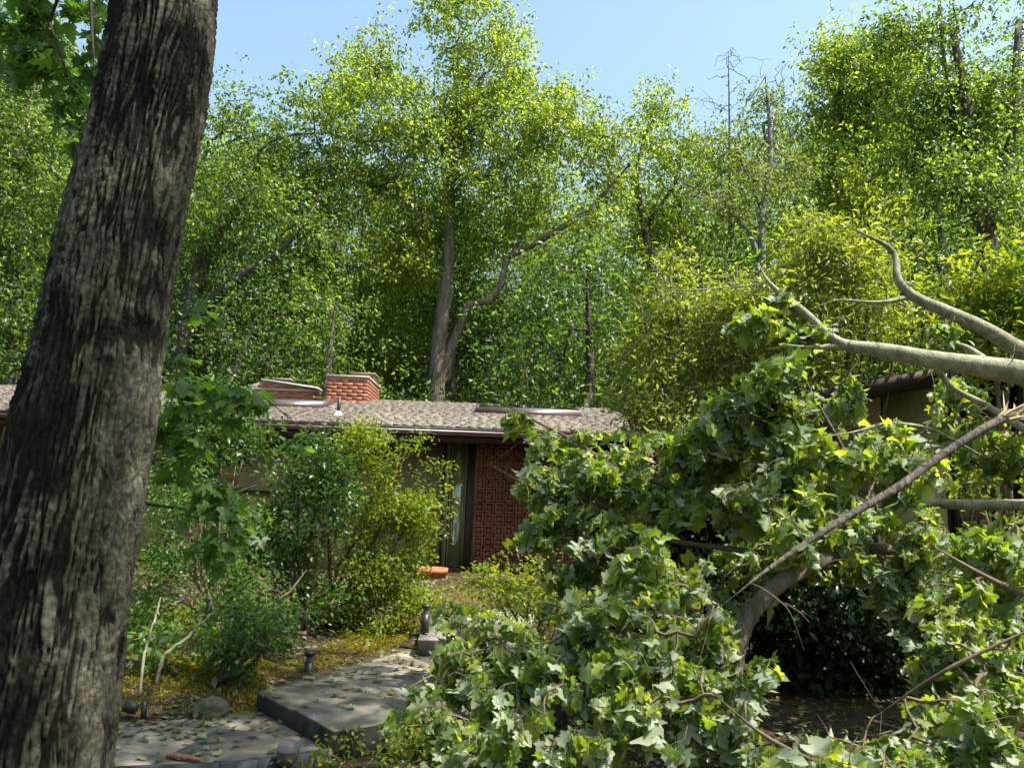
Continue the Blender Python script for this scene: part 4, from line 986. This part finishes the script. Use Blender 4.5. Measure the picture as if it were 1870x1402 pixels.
LIMBS = [
    ([(2300, 800, 5.2, 50), (2000, 715, 5.4, 40), (1870, 680, 5.6, 36), (1780, 668, 5.7, 31), (1690, 655, 5.8, 27), (1600, 638, 6.0, 23), (1530, 630, 6.1, 15), (1470, 570, 6.2, 12), (1430, 540, 6.2, 11), (1400, 515, 6.3, 8), (1385, 480, 6.4, 4)], 1),
    ([(2300, 820, 6.0, 40), (2000, 710, 6.1, 30), (1870, 645, 6.2, 25), (1800, 600, 6.2, 21), (1720, 565, 6.3, 18), (1660, 540, 6.4, 15), (1634, 510, 6.4, 12), (1640, 465, 6.5, 9), (1620, 446, 6.5, 8), (1580, 430, 6.5, 5), (1535, 404, 6.6, 3)], 2),
    ([(1655, 543, 6.4, 8), (1620, 552, 6.3, 6), (1570, 552, 6.2, 5), (1530, 543, 6.2, 4), (1480, 565, 6.2, 2.5)], 3),
    ([(1535, 632, 6.1, 10), (1490, 635, 6.1, 8), (1450, 632, 6.1, 5), (1430, 628, 6.0, 4)], 4),
    ([(1620, 446, 6.5, 4), (1630, 430, 6.5, 3), (1622, 412, 6.5, 2), (1590, 412, 6.5, 1.2)], 5),
    ([(1330, 525, 6.4, 4.5), (1270, 530, 6.5, 4), (1230, 533, 6.6, 2), (1185, 515, 6.6, 1)], 6),
    ([(1400, 518, 6.3, 5), (1370, 522, 6.35, 5), (1330, 525, 6.4, 5)], 61),
    ([(1950, 690, 6.4, 22), (1870, 690, 6.4, 17), (1800, 665, 6.5, 15), (1770, 632, 6.6, 11), (1740, 625, 6.6, 8), (1700, 622, 6.7, 4)], 7),
    ([(1990, 915, 5.6, 20), (1870, 922, 5.7, 17), (1780, 922, 5.8, 15), (1700, 918, 5.9, 14), (1640, 920, 6.0, 10)], 8),
    ([(1960, 850, 6.2, 16), (1870, 782, 6.3, 12), (1780, 728, 6.4, 9), (1735, 710, 6.4, 8), (1722, 690, 6.4, 8), (1700, 655, 6.2, 8)], 9),
    # arching lower limb
    ([(1335, 1300, 4.9, 20), (1350, 1160, 4.9, 23), (1375, 1110, 4.95, 24), (1420, 1065, 5.0, 23), (1480, 1030, 5.1, 22), (1530, 1010, 5.3, 20), (1600, 1000, 5.5, 15), (1680, 1010, 5.7, 12), (1760, 1040, 5.8, 8)], 10),
    ([(1540, 1010, 5.3, 9), (1560, 985, 5.3, 8), (1562, 950, 5.3, 6), (1590, 900, 5.4, 5), (1600, 860, 5.4, 4), (1640, 830, 5.4, 3)], 11),
    ([(1300, 1120, 4.6, 3), (1400, 1040, 4.7, 6), (1480, 985, 4.8, 9), (1560, 935, 4.9, 11), (1640, 890, 5.0, 12), (1720, 830, 5.1, 12), (1790, 785, 5.15, 12), (1845, 757, 5.2, 12)], 12),
    ([(1270, 1235, 4.2, 3), (1340, 1300, 4.15, 5), (1400, 1350, 4.1, 6.5), (1500, 1395, 4.0, 8), (1600, 1440, 3.9, 9)], 13),
    ([(890, 1185, 5.2, 3), (970, 1235, 5.1, 4), (1030, 1285, 5.0, 5), (1120, 1350, 4.8, 6), (1200, 1420, 4.7, 7)], 14),
    ([(1015, 1095, 6.4, 3.5), (1022, 1140, 6.2, 4), (1015, 1200, 6.0, 5), (985, 1250, 5.8, 5)], 15),
    ([(893, 722, 6.8, 2), (960, 760, 6.6, 3.5), (1040, 800, 6.4, 4.5), (1110, 845, 6.2, 6), (1250, 900, 6.0, 9), (1420, 960, 5.8, 12), (1540, 1000, 5.5, 14)], 16),
    ([(895, 848, 6.2, 3), (950, 880, 6.1, 4), (1050, 930, 6.0, 5), (1200, 985, 5.8, 7), (1400, 1010, 5.5, 9)], 17),
    ([(1385, 640, 5.4, 2), (1400, 700, 5.4, 3), (1425, 780, 5.35, 4), (1445, 860, 5.3, 5), (1470, 950, 5.25, 6), (1510, 1010, 5.2, 6)], 18),
    ([(1470, 690, 5.9, 4), (1500, 750, 5.8, 5.5), (1530, 800, 5.8, 6), (1580, 900, 5.7, 8), (1600, 990, 5.6, 9)], 19),
    ([(1700, 995, 5.0, 7), (1760, 1030, 4.9, 8), (1830, 1070, 4.8, 9), (1950, 1110, 4.7, 10)], 20),
    ([(1745, 990, 5.3, 6), (1800, 1030, 5.2, 8), (1860, 1080, 5.0, 9)], 21),
    ([(1610, 1300, 4.5, 4), (1680, 1250, 4.4, 6), (1750, 1210, 4.3, 6), (1900, 1140, 4.2, 8)], 22),
    ([(1480, 800, 5.6, 3), (1560, 790, 5.6, 4), (1620, 770, 5.7, 5), (1700, 780, 5.8, 5), (1790, 830, 5.9, 6)], 23),
]
seeds = []
for pts, sd_i in LIMBS:
    small = max(p[3] for p in pts) < 10
    mb, Q, rr = limb(pts, seed=sd_i, n=8 if small else 18)
    mb.build('limb' if not small else 'branch', M['bark_twig'] if sd_i in (13, 14, 15, 16, 17, 18, 20, 21, 22) else M['bark_dark'] if sd_i == 12 else M['bark_tan'] if sd_i in (10, 11, 19) else M['bark_smooth'], fallen, True)
    if sd_i not in (8,): seeds.append((Q[::3], rr[::3]))
# torn end of the broken branch
e0 = at(1845, 757, 5.2); mb = MB(); rg = np.random.default_rng(44); ax = norm(e0 - at(1790, 785, 5.15))
for k in range(46):
    o_ = rg.normal(0, .018, 3); t_ = norm(ax + rg.normal(0, .4, 3)); ln = rg.uniform(.04, .19)
    mb.tube(np.array([e0 - ax * .06 + o_ * .6, e0 + o_, e0 + o_ + t_ * ln]), np.array([.010, .009, .001]), 4)
tag(mb.build('torn_end', M['wood_fresh'], fallen), 'splintered yellow end of the snapped branch')

rg = np.random.default_rng(55)
FB = [  # px,py,rx,ry,Y,ry-depth ; weight by volume
    (985, 880, 45, 45, 6.2, .3), (1040, 850, 70, 50, 6.2, .35), (1130, 860, 90, 60, 6.1, .4), (1240, 840, 90, 55, 6.0, .4), (1340, 830, 80, 60, 5.9, .4), (1020, 940, 60, 45, 6.1, .3), (1110, 960, 80, 50, 6.0, .4),
    (940, 760, 50, 25, 6.6, .15), (1080, 790, 40, 20, 6.4, .15), (1000, 800, 40, 25, 6.4, .2), (985, 965, 45, 35, 6.0, .2),
    (1375, 585, 35, 40, 5.5, .25), (1400, 700, 60, 60, 5.5, .35), (1440, 780, 90, 60, 5.5, .35), (1540, 830, 80, 60, 5.5, .35), (1430, 880, 90, 60, 5.4, .35), (1350, 930, 70, 50, 5.3, .3), (1600, 800, 60, 40, 5.7, .3),
    (1250, 1000, 90, 45, 5.2, .3), (1340, 1010, 70, 40, 5.0, .3), (1180, 1060, 90, 50, 5.2, .35), (1100, 1120, 90, 50, 5.1, .35), (1200, 1140, 90, 50, 5.0, .35), (1290, 1180, 60, 60, 4.9, .25),
    (850, 1150, 60, 50, 5.6, .25), (830, 1220, 60, 50, 5.3, .25), (900, 1260, 90, 50, 5.1, .3), (1000, 1220, 90, 55, 5.1, .3), (780, 1300, 90, 40, 4.9, .25), (860, 1340, 100, 45, 4.7, .25), (980, 1330, 90, 50, 4.6, .3), (1080, 1250, 80, 50, 4.8, .3), (1090, 1360, 90, 50, 4.4, .25), (1190, 1290, 80, 60, 4.5, .25), (1260, 1370, 90, 40, 4.2, .2), (1340, 1330, 40, 60, 4.4, .15), (1390, 1230, 45, 70, 4.5, .15), (1400, 1380, 70, 30, 4.0, .15),
    (1440, 980, 60, 40, 5.0, .25), (1540, 960, 60, 40, 5.2, .25), (1660, 960, 60, 50, 5.2, .25), (1620, 1060, 60, 40, 5.2, .2), (1700, 1090, 80, 50, 5.0, .3), (1800, 1120, 80, 60, 4.8, .3), (1740, 1180, 60, 50, 4.7, .25), (1830, 1230, 70, 60, 4.5, .25), (1720, 1280, 60, 50, 4.4, .2), (1800, 1330, 90, 50, 4.2, .25), (1680, 1360, 70, 40, 4.2, .2), (1640, 1220, 30, 30, 4.7, .1), (1580, 1390, 80, 20, 4.0, .15), (1850, 1010, 40, 40, 4.9, .2), (1660, 870, 50, 50, 5.4, .2), (1550, 1050, 40, 25, 5.2, .15), (1350, 750, 60, 50, 5.6, .3), (1300, 790, 60, 40, 5.8, .3), (1480, 1390, 60, 20, 4.0, .15), (1560, 1370, 60, 18, 4.4, .15), (1660, 1385, 60, 22, 4.2, .2), (1500, 1360, 50, 16, 4.5, .15), (1480, 600, 45, 30, 6.3, .25), (1850, 740, 50, 25, 6.6, .25), (1760, 710, 50, 25, 6.6, .25), (1700, 600, 40, 22, 6.7, .2), (1420, 540, 35, 18, 6.2, .15), (1780, 1000, 70, 50, 5.2, .3), (1700, 1170, 50, 50, 4.9, .25), (1780, 1270, 70, 50, 4.4, .25), (1850, 1370, 50, 40, 4.0, .2), (1660, 1110, 45, 45, 5.2, .25), (1850, 1130, 60, 60, 4.9, .3), (1480, 900, 70, 60, 5.6, .3), (1560, 900, 60, 50, 5.6, .3), (1660, 1040, 50, 40, 5.3, .25), (1130, 1010, 70, 50, 5.8, .3), (1060, 1040, 60, 40, 6.0, .3), (930, 1180, 60, 50, 5.5, .25), (1140, 1200, 70, 50, 4.8, .25), (1290, 1270, 60, 50, 4.5, .25), (1030, 1380, 60, 30, 4.4, .2), (1600, 1390, 120, 14, 4.1, .2), (1420, 1250, 25, 50, 4.7, .12), (1690, 1230, 30, 45, 4.8, .12), (1700, 740, 30, 14, 6.2, .1), (1500, 740, 60, 40, 5.7, .3), (1550, 735, 45, 35, 6.3, .3), (1760, 790, 60, 40, 6.6, .3), (1830, 830, 50, 40, 6.6, .3), (1700, 850, 50, 50, 6.2, .3), (1210, 900, 90, 60, 6.0, .4), (1230, 1220, 60, 50, 4.7, .25), (1330, 1120, 35, 40, 4.8, .15), (1960, 1000, 90, 90, 5.6, .5), (1960, 1180, 80, 90, 5.2, .4), (1960, 860, 80, 70, 6.2, .4), (1500, 1000, 90, 40, 6.2, .5), (1620, 1020, 90, 40, 6.4, .5), (1740, 1040, 90, 60, 6.2, .5), (1400, 1010, 90, 40, 6.2, .5), (1300, 1080, 80, 60, 5.8, .4),  # last blobs, some out of view, added to keep sun off the hollow
]
blobs = []
for px_, py_, rx, ry, Y, dy in FB:
    c = at(px_, py_, Y); s = Y / FPX; blobs.append((c, (rx * s, dy, ry * s)))
tg = blob_points(blobs, 88, rg, .5, .14, -.33, 2.6)
tg = tg[tg[:, 2] > gz(tg[:, 0], tg[:, 1]) + .08]
n_leafy = len(tg); bare = []
for (Q_, r_), (pts_, id_) in zip(seeds, [l for l in LIMBS if l[1] != 8]):
    m_ = {1: 26, 2: 26, 7: 14, 9: 12, 23: 6, 6: 8, 3: 6}.get(id_, 4)
    for k in range(m_):
        q_ = Q_[rg.integers(1, len(Q_))]; bare.append(q_ + rg.normal(0, 1, 3) * [.22, .12, .16] + [-.08, 0, .04])
bare = np.array(bare)
ex = tg[rg.random(len(tg)) < .07]; ex = ex + rg.normal(0, .10, ex.shape) + [0, -.06, .03]
bare = np.vstack([bare, ex]); leafy = {tuple(np.round(t, 6)) for t in tg}; tg = np.vstack([tg, bare])
root_seed = (np.array([fall_base, seeds[0][0][0] + [0, 0, -.1], seeds[0][0][0]]), np.array([.16, .14, .13]))
A, par, fix, tips = grow([root_seed] + seeds, tg, .10, .10, .10, rg)
k0 = len(fix)
tw = wood(A, par, np.full(k0, .0012), tips, .0027, .4, .012)
tips = np.array([t for t in tips if tuple(np.round(A[t], 6)) in leafy])
tw.build('twigs', M['bark_twig'], fallen, True)
# leaves: whorls hanging from the twig ends
n_each = 8
cen = A[tips]; prev = A[par[tips]]
P = np.repeat(cen, n_each, 0); tdir = norm(np.repeat(cen - prev, n_each, 0)); q = rg.random(len(P))
P = P - tdir * (q * .10)[:, None]
out = norm(rg.normal(size=P.shape) * [1, 1, .6]); droop = rg.uniform(.4, 1.9, len(P))
tip = norm(tdir * .5 + out * .9 + np.stack([0 * droop, 0 * droop, -droop], -1))
nrm = rg.normal(size=P.shape) * .75 + np.array([0, -.30, .6]) + SUNV * .2
nrm = np.where((rg.random(len(P)) < .30)[:, None], -nrm, nrm)
size = rg.uniform(.042, .108, len(P)) * np.where(rg.random(len(P)) < .12, 1.35, 1) * np.repeat(rg.uniform(.75, 1.15, len(cen)), n_each)
P = P + tip * (size * .5)[:, None]
kind_i = rg.integers(0, len(TULIP), len(P))
# the leaves that show largest become single parts
d = P - CAM; dep = d @ _f; uu = d @ cr / dep; vv = d @ cu / dep
inview = (np.abs(uu) < .64) & (np.abs(vv) < .48)
score = np.where(inview, size / dep, 0)
# prefer those in front: rough screen-space depth test on a coarse grid
cell = (np.floor((uu + .7) * 60).astype(int) * 1000 + np.floor((vv + .6) * 60).astype(int))
front = np.zeros(len(P), bool); order = np.argsort(dep); seen_c = {}
for i in order:
    c_ = cell[i]
    if inview[i] and seen_c.get(c_, 0) < 1: front[i] = True; seen_c[c_] = 1
score = np.where(front, score, 0); pick = np.argsort(-score)[:290]; isel = np.zeros(len(P), bool); isel[pick] = True
parts = []
for k in range(len(TULIP)):
    mk = (~isel) & (kind_i == k); v, f, _ = leaf_cloud(TULIP[k], P[mk], tip[mk], nrm[mk], size[mk]); parts.append((v, f))
v, f = join_clouds(parts)
tag(obj('foliage', v, f, M['tulip_leaf'], fallen, True), kind='stuff')
lm = [mesh_np('leaf', t[0], t[1], M['tulip_leaf'], True) for t in TULIP]
def place_leaves(parent, meshes, P, tip, nrm, size, ki):
    b0 = absloc(parent); t = norm(tip); b = norm(np.cross(t, nrm)); nn = np.cross(b, t)
    for i in range(len(P)):
        o = bpy.data.objects.new('leaf', meshes[ki[i]]); C.objects.link(o); o.parent = parent
        mt = Matrix(((b[i][0], t[i][0], nn[i][0], 0), (b[i][1], t[i][1], nn[i][1], 0), (b[i][2], t[i][2], nn[i][2], 0), (0, 0, 0, 1)))
        o.matrix_local = Matrix.Translation(Vector(P[i] - b0)) @ mt @ Matrix.Scale(float(size[i]), 4)
place_leaves(fallen, lm, P[isel], tip[isel], nrm[isel], size[isel], kind_i[isel])
print('fallen leaves', len(P), 'twig targets', len(tg))

# ------------------------------------------------------------------ maple sapling hanging beside the trunk, and the overhead spray
def sapling(name, label, base, stems, blobs, seed, dens=40, n_each=5, size=.12, npart=200, mat='maple_leaf', cat='tree', seg=.1):
    rg = np.random.default_rng(seed)
    root = thing(name, label, cat, base)
    sds = []
    for s in stems: sds.append((np.array([at(*q[:3]) if len(q) == 4 else np.array(q[:3]) for q in s]), np.array([q[3] * .001 for q in s])))
    sds[0] = (np.vstack([base, sds[0][0]]), np.concatenate([[sds[0][1][0]], sds[0][1]]))
    tg = blob_points([px_blob(*b) for b in blobs], dens, rg, .5)
    A, par, fix, tips = grow(sds, tg, seg, .08, .06, rg)
    wood(A, par, fix, tips, .0016, .4, .006).build('stems', M['bark_dark'], root, True)
    cen = A[tips]; prev = A[par[tips]]; P = np.repeat(cen, n_each, 0); td = norm(np.repeat(cen - prev, n_each, 0)); P = P - td * rg.uniform(0, .12, (len(P), 1))
    tip = norm(td * .5 + rg.normal(size=P.shape) * [.9, .9, .3] + [0, 0, -.5]); nrm = rg.normal(size=P.shape) * .45 + [0, -.2, .9]
    sz = rg.uniform(.6, 1.2, len(P)) * size; P = P + tip * (sz * .5)[:, None]; ki = rg.integers(0, len(TULIP), len(P)); ki = np.where(ki < 3, ki + 3, ki)
    idx = rg.permutation(len(P)); a, b = idx[:npart], idx[npart:]
    mlm = [mesh_np('leaf', t[0], t[1], M[mat], True) for t in TULIP]
    place_leaves(root, mlm, P[a], tip[a], nrm[a], sz[a], ki[a])
    if len(b):
        pr = []
        for k in range(len(TULIP)):
            mk = b[ki[b] == k]; v, f, _ = leaf_cloud(TULIP[k], P[mk], tip[mk], nrm[mk], sz[mk]); pr.append((v, f))
        v, f = join_clouds(pr); tag(obj('foliage', v, f, M[mat], root, True), kind='stuff')
    return root
b_ = at(120, 1180, 4.6); b_[2] = float(gz(b_[0], b_[1]))
sapling('maple_sapling', 'young maple with broad shaded leaves arching out from behind the trunk', b_,
        [[(170, 900, 4.5, 12), (230, 700, 4.4, 9), (310, 585, 4.3, 6), (360, 640, 4.2, 5), (430, 690, 4.2, 4), (500, 740, 4.2, 3), (560, 790, 4.2, 2)],
         [(300, 600, 4.3, 6), (330, 700, 4.2, 5), (370, 830, 4.2, 4), (430, 950, 4.2, 3)], [(270, 920, 4.4, 9), (340, 930, 4.3, 7), (400, 900, 4.3, 6), (480, 880, 4.3, 3)], [(310, 590, 4.3, 5), (390, 560, 4.2, 3), (420, 555, 4.2, 2)]],
        [(360, 720, 50, 60, 4.3), (430, 740, 50, 45, 4.3), (540, 800, 45, 25, 4.2), (470, 720, 50, 25, 4.2), (330, 830, 50, 60, 4.3), (400, 900, 60, 50, 4.3), (440, 960, 45, 45, 4.2), (300, 780, 40, 70, 4.4), (400, 575, 35, 25, 4.2), (320, 640, 25, 40, 4.3), (370, 1010, 40, 40, 4.2)], 61, dens=95, n_each=3, size=.09, npart=250)
# low bough of the big tree reaching down into the upper corner
rg = np.random.default_rng(71)
bough_st = [np.array([top_p, at(150, -150, 3.8), at(165, 0, 3.9), at(172, 130, 3.9)]), np.array([at(150, -120, 3.8), at(90, 40, 4.0), at(60, 130, 4.1)]), np.array([at(90, 40, 4.0), at(130, 160, 4.0), at(160, 200, 4.0)])]
tg = blob_points([px_blob(40, 60, 70, 50, 4.2), px_blob(110, 110, 60, 60, 4.1), px_blob(130, 190, 40, 50, 4.1), px_blob(170, 30, 40, 50, 4.0), px_blob(60, 130, 60, 40, 4.2), px_blob(100, 0, 80, 40, 4.1), px_blob(140, 260, 15, 40, 4.1)], 70, rg, .5)
A, par, fix, tips = grow([(bough_st[0], np.array([.05, .03, .012, .005])), (bough_st[1], np.array([.012, .008, .004])), (bough_st[2], np.array([.008, .005, .003]))], tg, .12, .08, .05, rg)
wood(A, par, fix, tips, .0018, .4, .006).build('bough', M['bark_dark'], big_tree, True)
cen = A[tips]; P = np.repeat(cen, 5, 0) + rg.normal(0, .03, (len(cen) * 5, 3)); tip = norm(rg.normal(size=P.shape) * [1, 1, .4] + [0, 0, -.6]); nrm = rg.normal(size=P.shape) * .4 + [0, 0, 1]; sz = rg.uniform(.06, .12, len(P))
idx = rg.permutation(len(P)); ki = rg.integers(3, len(TULIP), len(P)); a = idx[:150]; b = idx[150:]
mlm = [mesh_np('leaf', t[0], t[1], M['maple_leaf'], True) for t in TULIP]
place_leaves(big_tree, mlm, P[a], tip[a], nrm[a], sz[a], ki[a])
v, f, _ = leaf_cloud(TULIP[4], P[b], tip[b], nrm[b], sz[b]); tag(obj('bough_foliage', v, f, M['maple_leaf'], big_tree, True), kind='stuff')

# ------------------------------------------------------------------ small garden things
def path_light(label, px, py, z, h=.3):
    p = atz(px, py, z); r = thing('path_light', label, 'garden light', p, 'black path lights along the walk')
    MB().lathe(p + [0, 0, -.03], [(.0, 0), (.04, 0), (.04, h * .7), (.0, h * .7)], 14).build('post', M['black_metal'], r, True)
    MB().lathe(p + [0, 0, h * .62], [(.03, 0), (.03, h * .2)], 8).build('stem', M['bronze'], r)
    MB().lathe(p + [0, 0, h * .8], [(.0, 0), (.046, 0), (.048, .02), (.042, .035), (0, .04)], 14).build('cap', M['black_metal'], r, True)
p1 = atz(562, 1245, .2)
path_light('black cylindrical path light beside the upper slab by the moss', 562, 1243, float(gz(*p1[:2])) + .01, .27)
p2 = atz(775, 1140, .38)
path_light('black path light standing by the stone step near the azalea', 776, 1150, .37, .27)
# spot light
ps = atz(245, 1312, .06); ps[2] = float(gz(ps[0], ps[1]))
spot = thing('spotlight', 'small black ground spotlight on the moss near the trunk', 'garden light', ps)
MB().lathe(ps + [-.03, 0, .08], [(0, -.05), (.03, -.045), (.042, -.02), (.045, .05), (.038, .052), (.03, .03), (0, .025)], 14, axis=(-.7, -.3, .35)).build('lamp_head', M['black_metal'], spot, True)
MB().box(ps + [.05, -.02, -.02], ps + [.075, .02, .12]).build('bracket', M['black_metal'], spot)
# round lamp on the lower path edge
pb = atz(524, 1395, .05)
gl = thing('globe_light', 'greyish ribbed dome light at the near edge of the lower path', 'garden light', pb)
MB().lathe(pb, [(0, 0), (.045, 0), (.05, .02), (.062, .03), (.066, .06), (.066, .075), (.069, .08), (.066, .085), (.06, .11), (.04, .13), (0, .135)], 22).build('lamp_head', M['bronze'], gl, True)
MB().lathe(pb + [0, 0, -.02], [(.03, -.05), (.03, .02)], 10).build('post', M['black_metal'], gl)
def rock(px, py, z, rx, label, seed):
    p = atz(px, py, z); p[2] = float(gz(p[0], p[1])); rg = np.random.default_rng(seed)
    bm = bmesh.new(); bmesh.ops.create_icosphere(bm, subdivisions=4, radius=1)
    V = np.array([v.co[:] for v in bm.verts]); F = np.array([[v.index for v in f.verts] for f in bm.faces]); bm.free()
    V = V * (1 + .28 * vnoise(V * 1.4 + seed, seed)[:, None] + .06 * vnoise(V * 5 + seed, seed + 1)[:, None]) * np.array([rx, rx * .8, rx * .6])
    tag(obj('rock', V + p + [0, 0, rx * .25], F, M['rock'], None, True, origin=p), label, 'rock')
rock(383, 1292, .1, .13, 'mossy brown rock at the back edge of the lower path', 3)
rock(232, 1240, .1, .10, 'reddish grey stone half hidden against the trunk', 4)
rock(540, 1225, .25, .08, 'small stone in the moss beside the black path light', 5)
rock(740, 1185, .3, .10, 'rough stone tucked against the step beside the walk', 6)
def stick(name, label, pts, mat, z):
    P = []; 
    for px, py, dz, r in pts:
        q = atz(px, py, z); q[2] += dz; P.append(q)
    P = np.array(P); r = np.array([p[3] for p in pts]); L = np.linspace(0, 1, len(P)); s = np.linspace(0, 1, 24); Q = np.stack([np.interp(s, L, P[:, k]) for k in range(3)], -1)
    Q[1:-1] += rng.normal(0, .004, (22, 3)) * [1, 1, .4]
    tag(MB().tube(Q, np.interp(s, L, r) * (1 + .15 * rng.normal(size=24)), 8).build(name, M[mat], None, True, origin=P[0]), label, 'stick')
stick('fallen_stick', 'reddish rotten stick lying on the lower path', [(303, 1383, .012, .008), (320, 1386, .02, .018), (350, 1390, .02, .016), (385, 1400, .015, .006)], 'fallen_stick', ZL)
stick('fallen_stick', 'thin pale twig lying across the lower path near the trunk', [(215, 1348, .01, .004), (245, 1338, .012, .006), (285, 1330, .01, .004)], 'bark_smooth', ZL)
stick('fallen_stick', 'dark twig curving over the upper slab toward the fallen leaves', [(715, 1275, .012, .004), (745, 1266, .03, .006), (790, 1262, .02, .004)], 'bark_twig', ZU)
# pale bare sticks standing among the left shrubs
def lean(label, pts, r0, mat='bark_smooth'):
    P = np.array([at(*p) for p in pts]); s = np.linspace(0, 1, 20); L = np.linspace(0, 1, len(P)); Q = np.stack([np.interp(s, L, P[:, k]) for k in range(3)], -1); Q[1:-1] += rng.normal(0, .006, (18, 3))
    Q[0][2] = float(gz(Q[0][0], Q[0][1])) - .02
    tag(MB().tube(Q, np.linspace(r0, r0 * .5, 20), 7).build('bare_stem', M[mat], None, True, origin=Q[0]), label, 'stem')
lean('pale thin dead stem rising beside the trunk among low sprouts', [(262, 1200, 6.2), (280, 1140, 6.3), (293, 1090, 6.4)], .012)
lean('pale slanting dead branch leaning up toward the dark azalea', [(290, 1200, 6.4), (340, 1165, 6.5), (375, 1130, 6.6), (400, 1110, 6.7)], .016)
# terracotta planters
def planter(label, px, py, Y, r, h):
    p = at(px, py, Y); p[2] = float(gz(p[0], p[1])) ; c = at(px, py, Y)
    base = c[2] - h
    o = thing('planter', label, 'planter', (c[0], c[1], base))
    MB().lathe((c[0], c[1], base), [(0, 0), (r * .7, 0), (r * .95, h * .82), (r * 1.05, h * .82), (r * 1.05, h), (r * .92, h), (r * .9, h * .85), (0, h * .85)], 24).build('pot', M['terracotta'], o, True)
    return o
pp = planter('terracotta planter at the foot of the glass door', 787, 1036, 12.6, .26, .45)
zled = Z(470, 900) + .051
pq = (X(422), YW - .09, zled); o = thing('planter', 'small terracotta pot on the wall ledge behind the maple leaves', 'planter', pq)
MB().lathe(pq, [(0, 0), (.055, 0), (.085, .2), (.095, .2), (.095, .24), (.08, .24), (.075, .2), (0, .2)], 18).build('pot', M['terracotta'], o, True)

# ------------------------------------------------------------------ litter and ground cover
rg = np.random.default_rng(81)
def litter(name, label, n, sampler, size, mat, tplk, lift=.012, flat=.25):
    P = sampler(n); tip = norm(rg.normal(size=P.shape) * [1, 1, .15]); nr = rg.normal(size=P.shape) * flat + [0, 0, 1]; nr = np.where((rg.random(len(P)) < .4)[:, None], -nr, nr)
    v, f, _ = leaf_cloud(tplk, P + [0, 0, lift], tip, nr, rg.uniform(.6, 1.3, len(P)) * size)
    tag(obj(name, v, f, M[mat]), label, 'leaf litter', kind='stuff')
def on_poly(poly, z):
    xs = [p[0] for p in poly]; ys = [p[1] for p in poly]
    def s(n):
        out = []
        while len(out) < n:
            x, y = rg.uniform(min(xs), max(xs)), rg.uniform(min(ys), max(ys)); ins = False
            for i in range(len(poly)):
                (a, b), (c, d) = poly[i], poly[(i + 1) % len(poly)]
                if (b > y) != (d > y) and x < (c - a) * (y - b) / (d - b) + a: ins = not ins
            if ins and vnoise(np.array([[x * 2.2, y * 2.2]]), 9)[0] > rg.uniform(-.9, .6): out.append((x, y, z + .006))
        return np.array(out)
    return s
litter('path_litter', 'torn green leaves scattered over the upper slab', 230, on_poly(upper, ZU), .07, 'litter_leaf', tpl_lobed(1, -.05, .1, .05))
litter('path_litter', 'torn leaves scattered over the lower path', 150, on_poly(lower, ZL), .06, 'litter_leaf', tpl_lobed(2, -.05, .1, .05))
litter('step_litter', 'small leaf scraps on the stone step', 160, on_poly(step, ZS), .05, 'litter_leaf', tpl_oval(.5))
def on_ground(x0, x1, y0, y1, dz=.0):
    def s(n):
        x = rg.uniform(x0, x1, n); y = rg.uniform(y0, y1, n); return np.stack([x, y, gz(x, y) + dz], -1)
    return s
litter('ground_litter', 'brown and green leaf litter over the garden soil', 14000, on_ground(-5, 6, 4, 13), .06, 'litter_leaf', tpl_diamond(.6), .01, .5)
def on_roof(n):
    x = rg.uniform(XL, XR, n); y = rg.uniform(YE, YR, n); return np.stack([x, y, rz(y) + .02], -1)
litter('roof_litter', 'twigs and leaf scraps scattered over the shingles', 1200, on_roof, .085, 'litter_leaf', tpl_oval(.3), .012, .3)
def moss(label, ring, seed):
    P = np.array([atz(px, py, .1) for px, py in ring]); poly = [(p[0], p[1]) for p in P]; Q = on_poly(poly, 0)(9000 if seed == 1 else 6000); Q[:, 2] = gz(Q[:, 0], Q[:, 1]) + .004
    r2 = np.random.default_rng(seed); v, f, _ = leaf_cloud(tpl_diamond(.5), Q, r2.normal(size=Q.shape) * [1, 1, .3] + [0, 0, .9], r2.normal(size=Q.shape), r2.uniform(.012, .032, len(Q)))
    tag(obj('moss', v, f, M['moss']), label, 'moss', kind='stuff')
M['moss'] = leaf_mat('golden_moss', [(.10, .10, .012), (.19, .17, .02), (.30, .25, .035)], trans=.3, rough=.7, spec=.1, tcol=(1.4, 1.1, .3))
moss('golden green moss bed between the leaning trunk and the lower path', [(200, 1300), (220, 1230), (300, 1200), (420, 1190), (500, 1235), (470, 1290)], 1)
moss('mossy strip along the far edge of the upper slab', [(560, 1235), (600, 1190), (700, 1165), (765, 1165), (740, 1190), (640, 1222)], 2)
# ground cover plants
def cover(name, label, x0, x1, y0, y1, n, size, mat, seed):
    rg2 = np.random.default_rng(seed); x = rg2.uniform(x0, x1, n); y = rg2.uniform(y0, y1, n)
    k = vnoise(np.stack([x * 1.3, y * 1.3], -1), seed) > -.1; x, y = x[k], y[k]
    P = np.stack([x, y, gz(x, y)], -1); v, f = clump_leaves(tpl_oval(.5), P + [0, 0, .05], 9, (.06, .06, .03), size, -.2, 1, rg2)
    tag(obj(name, v, f, M[mat]), label, 'ground cover', kind='stuff')
cover('ground_cover', 'low leafy ground cover under the azaleas', -4.2, .2, 7.6, 10, 900, .05, 'azalea_leaf', 91)
cover('ground_cover', 'shaded ground cover below the fallen crown', .6, 4.5, 3.6, 6, 260, .06, 'dark_leaf', 92)
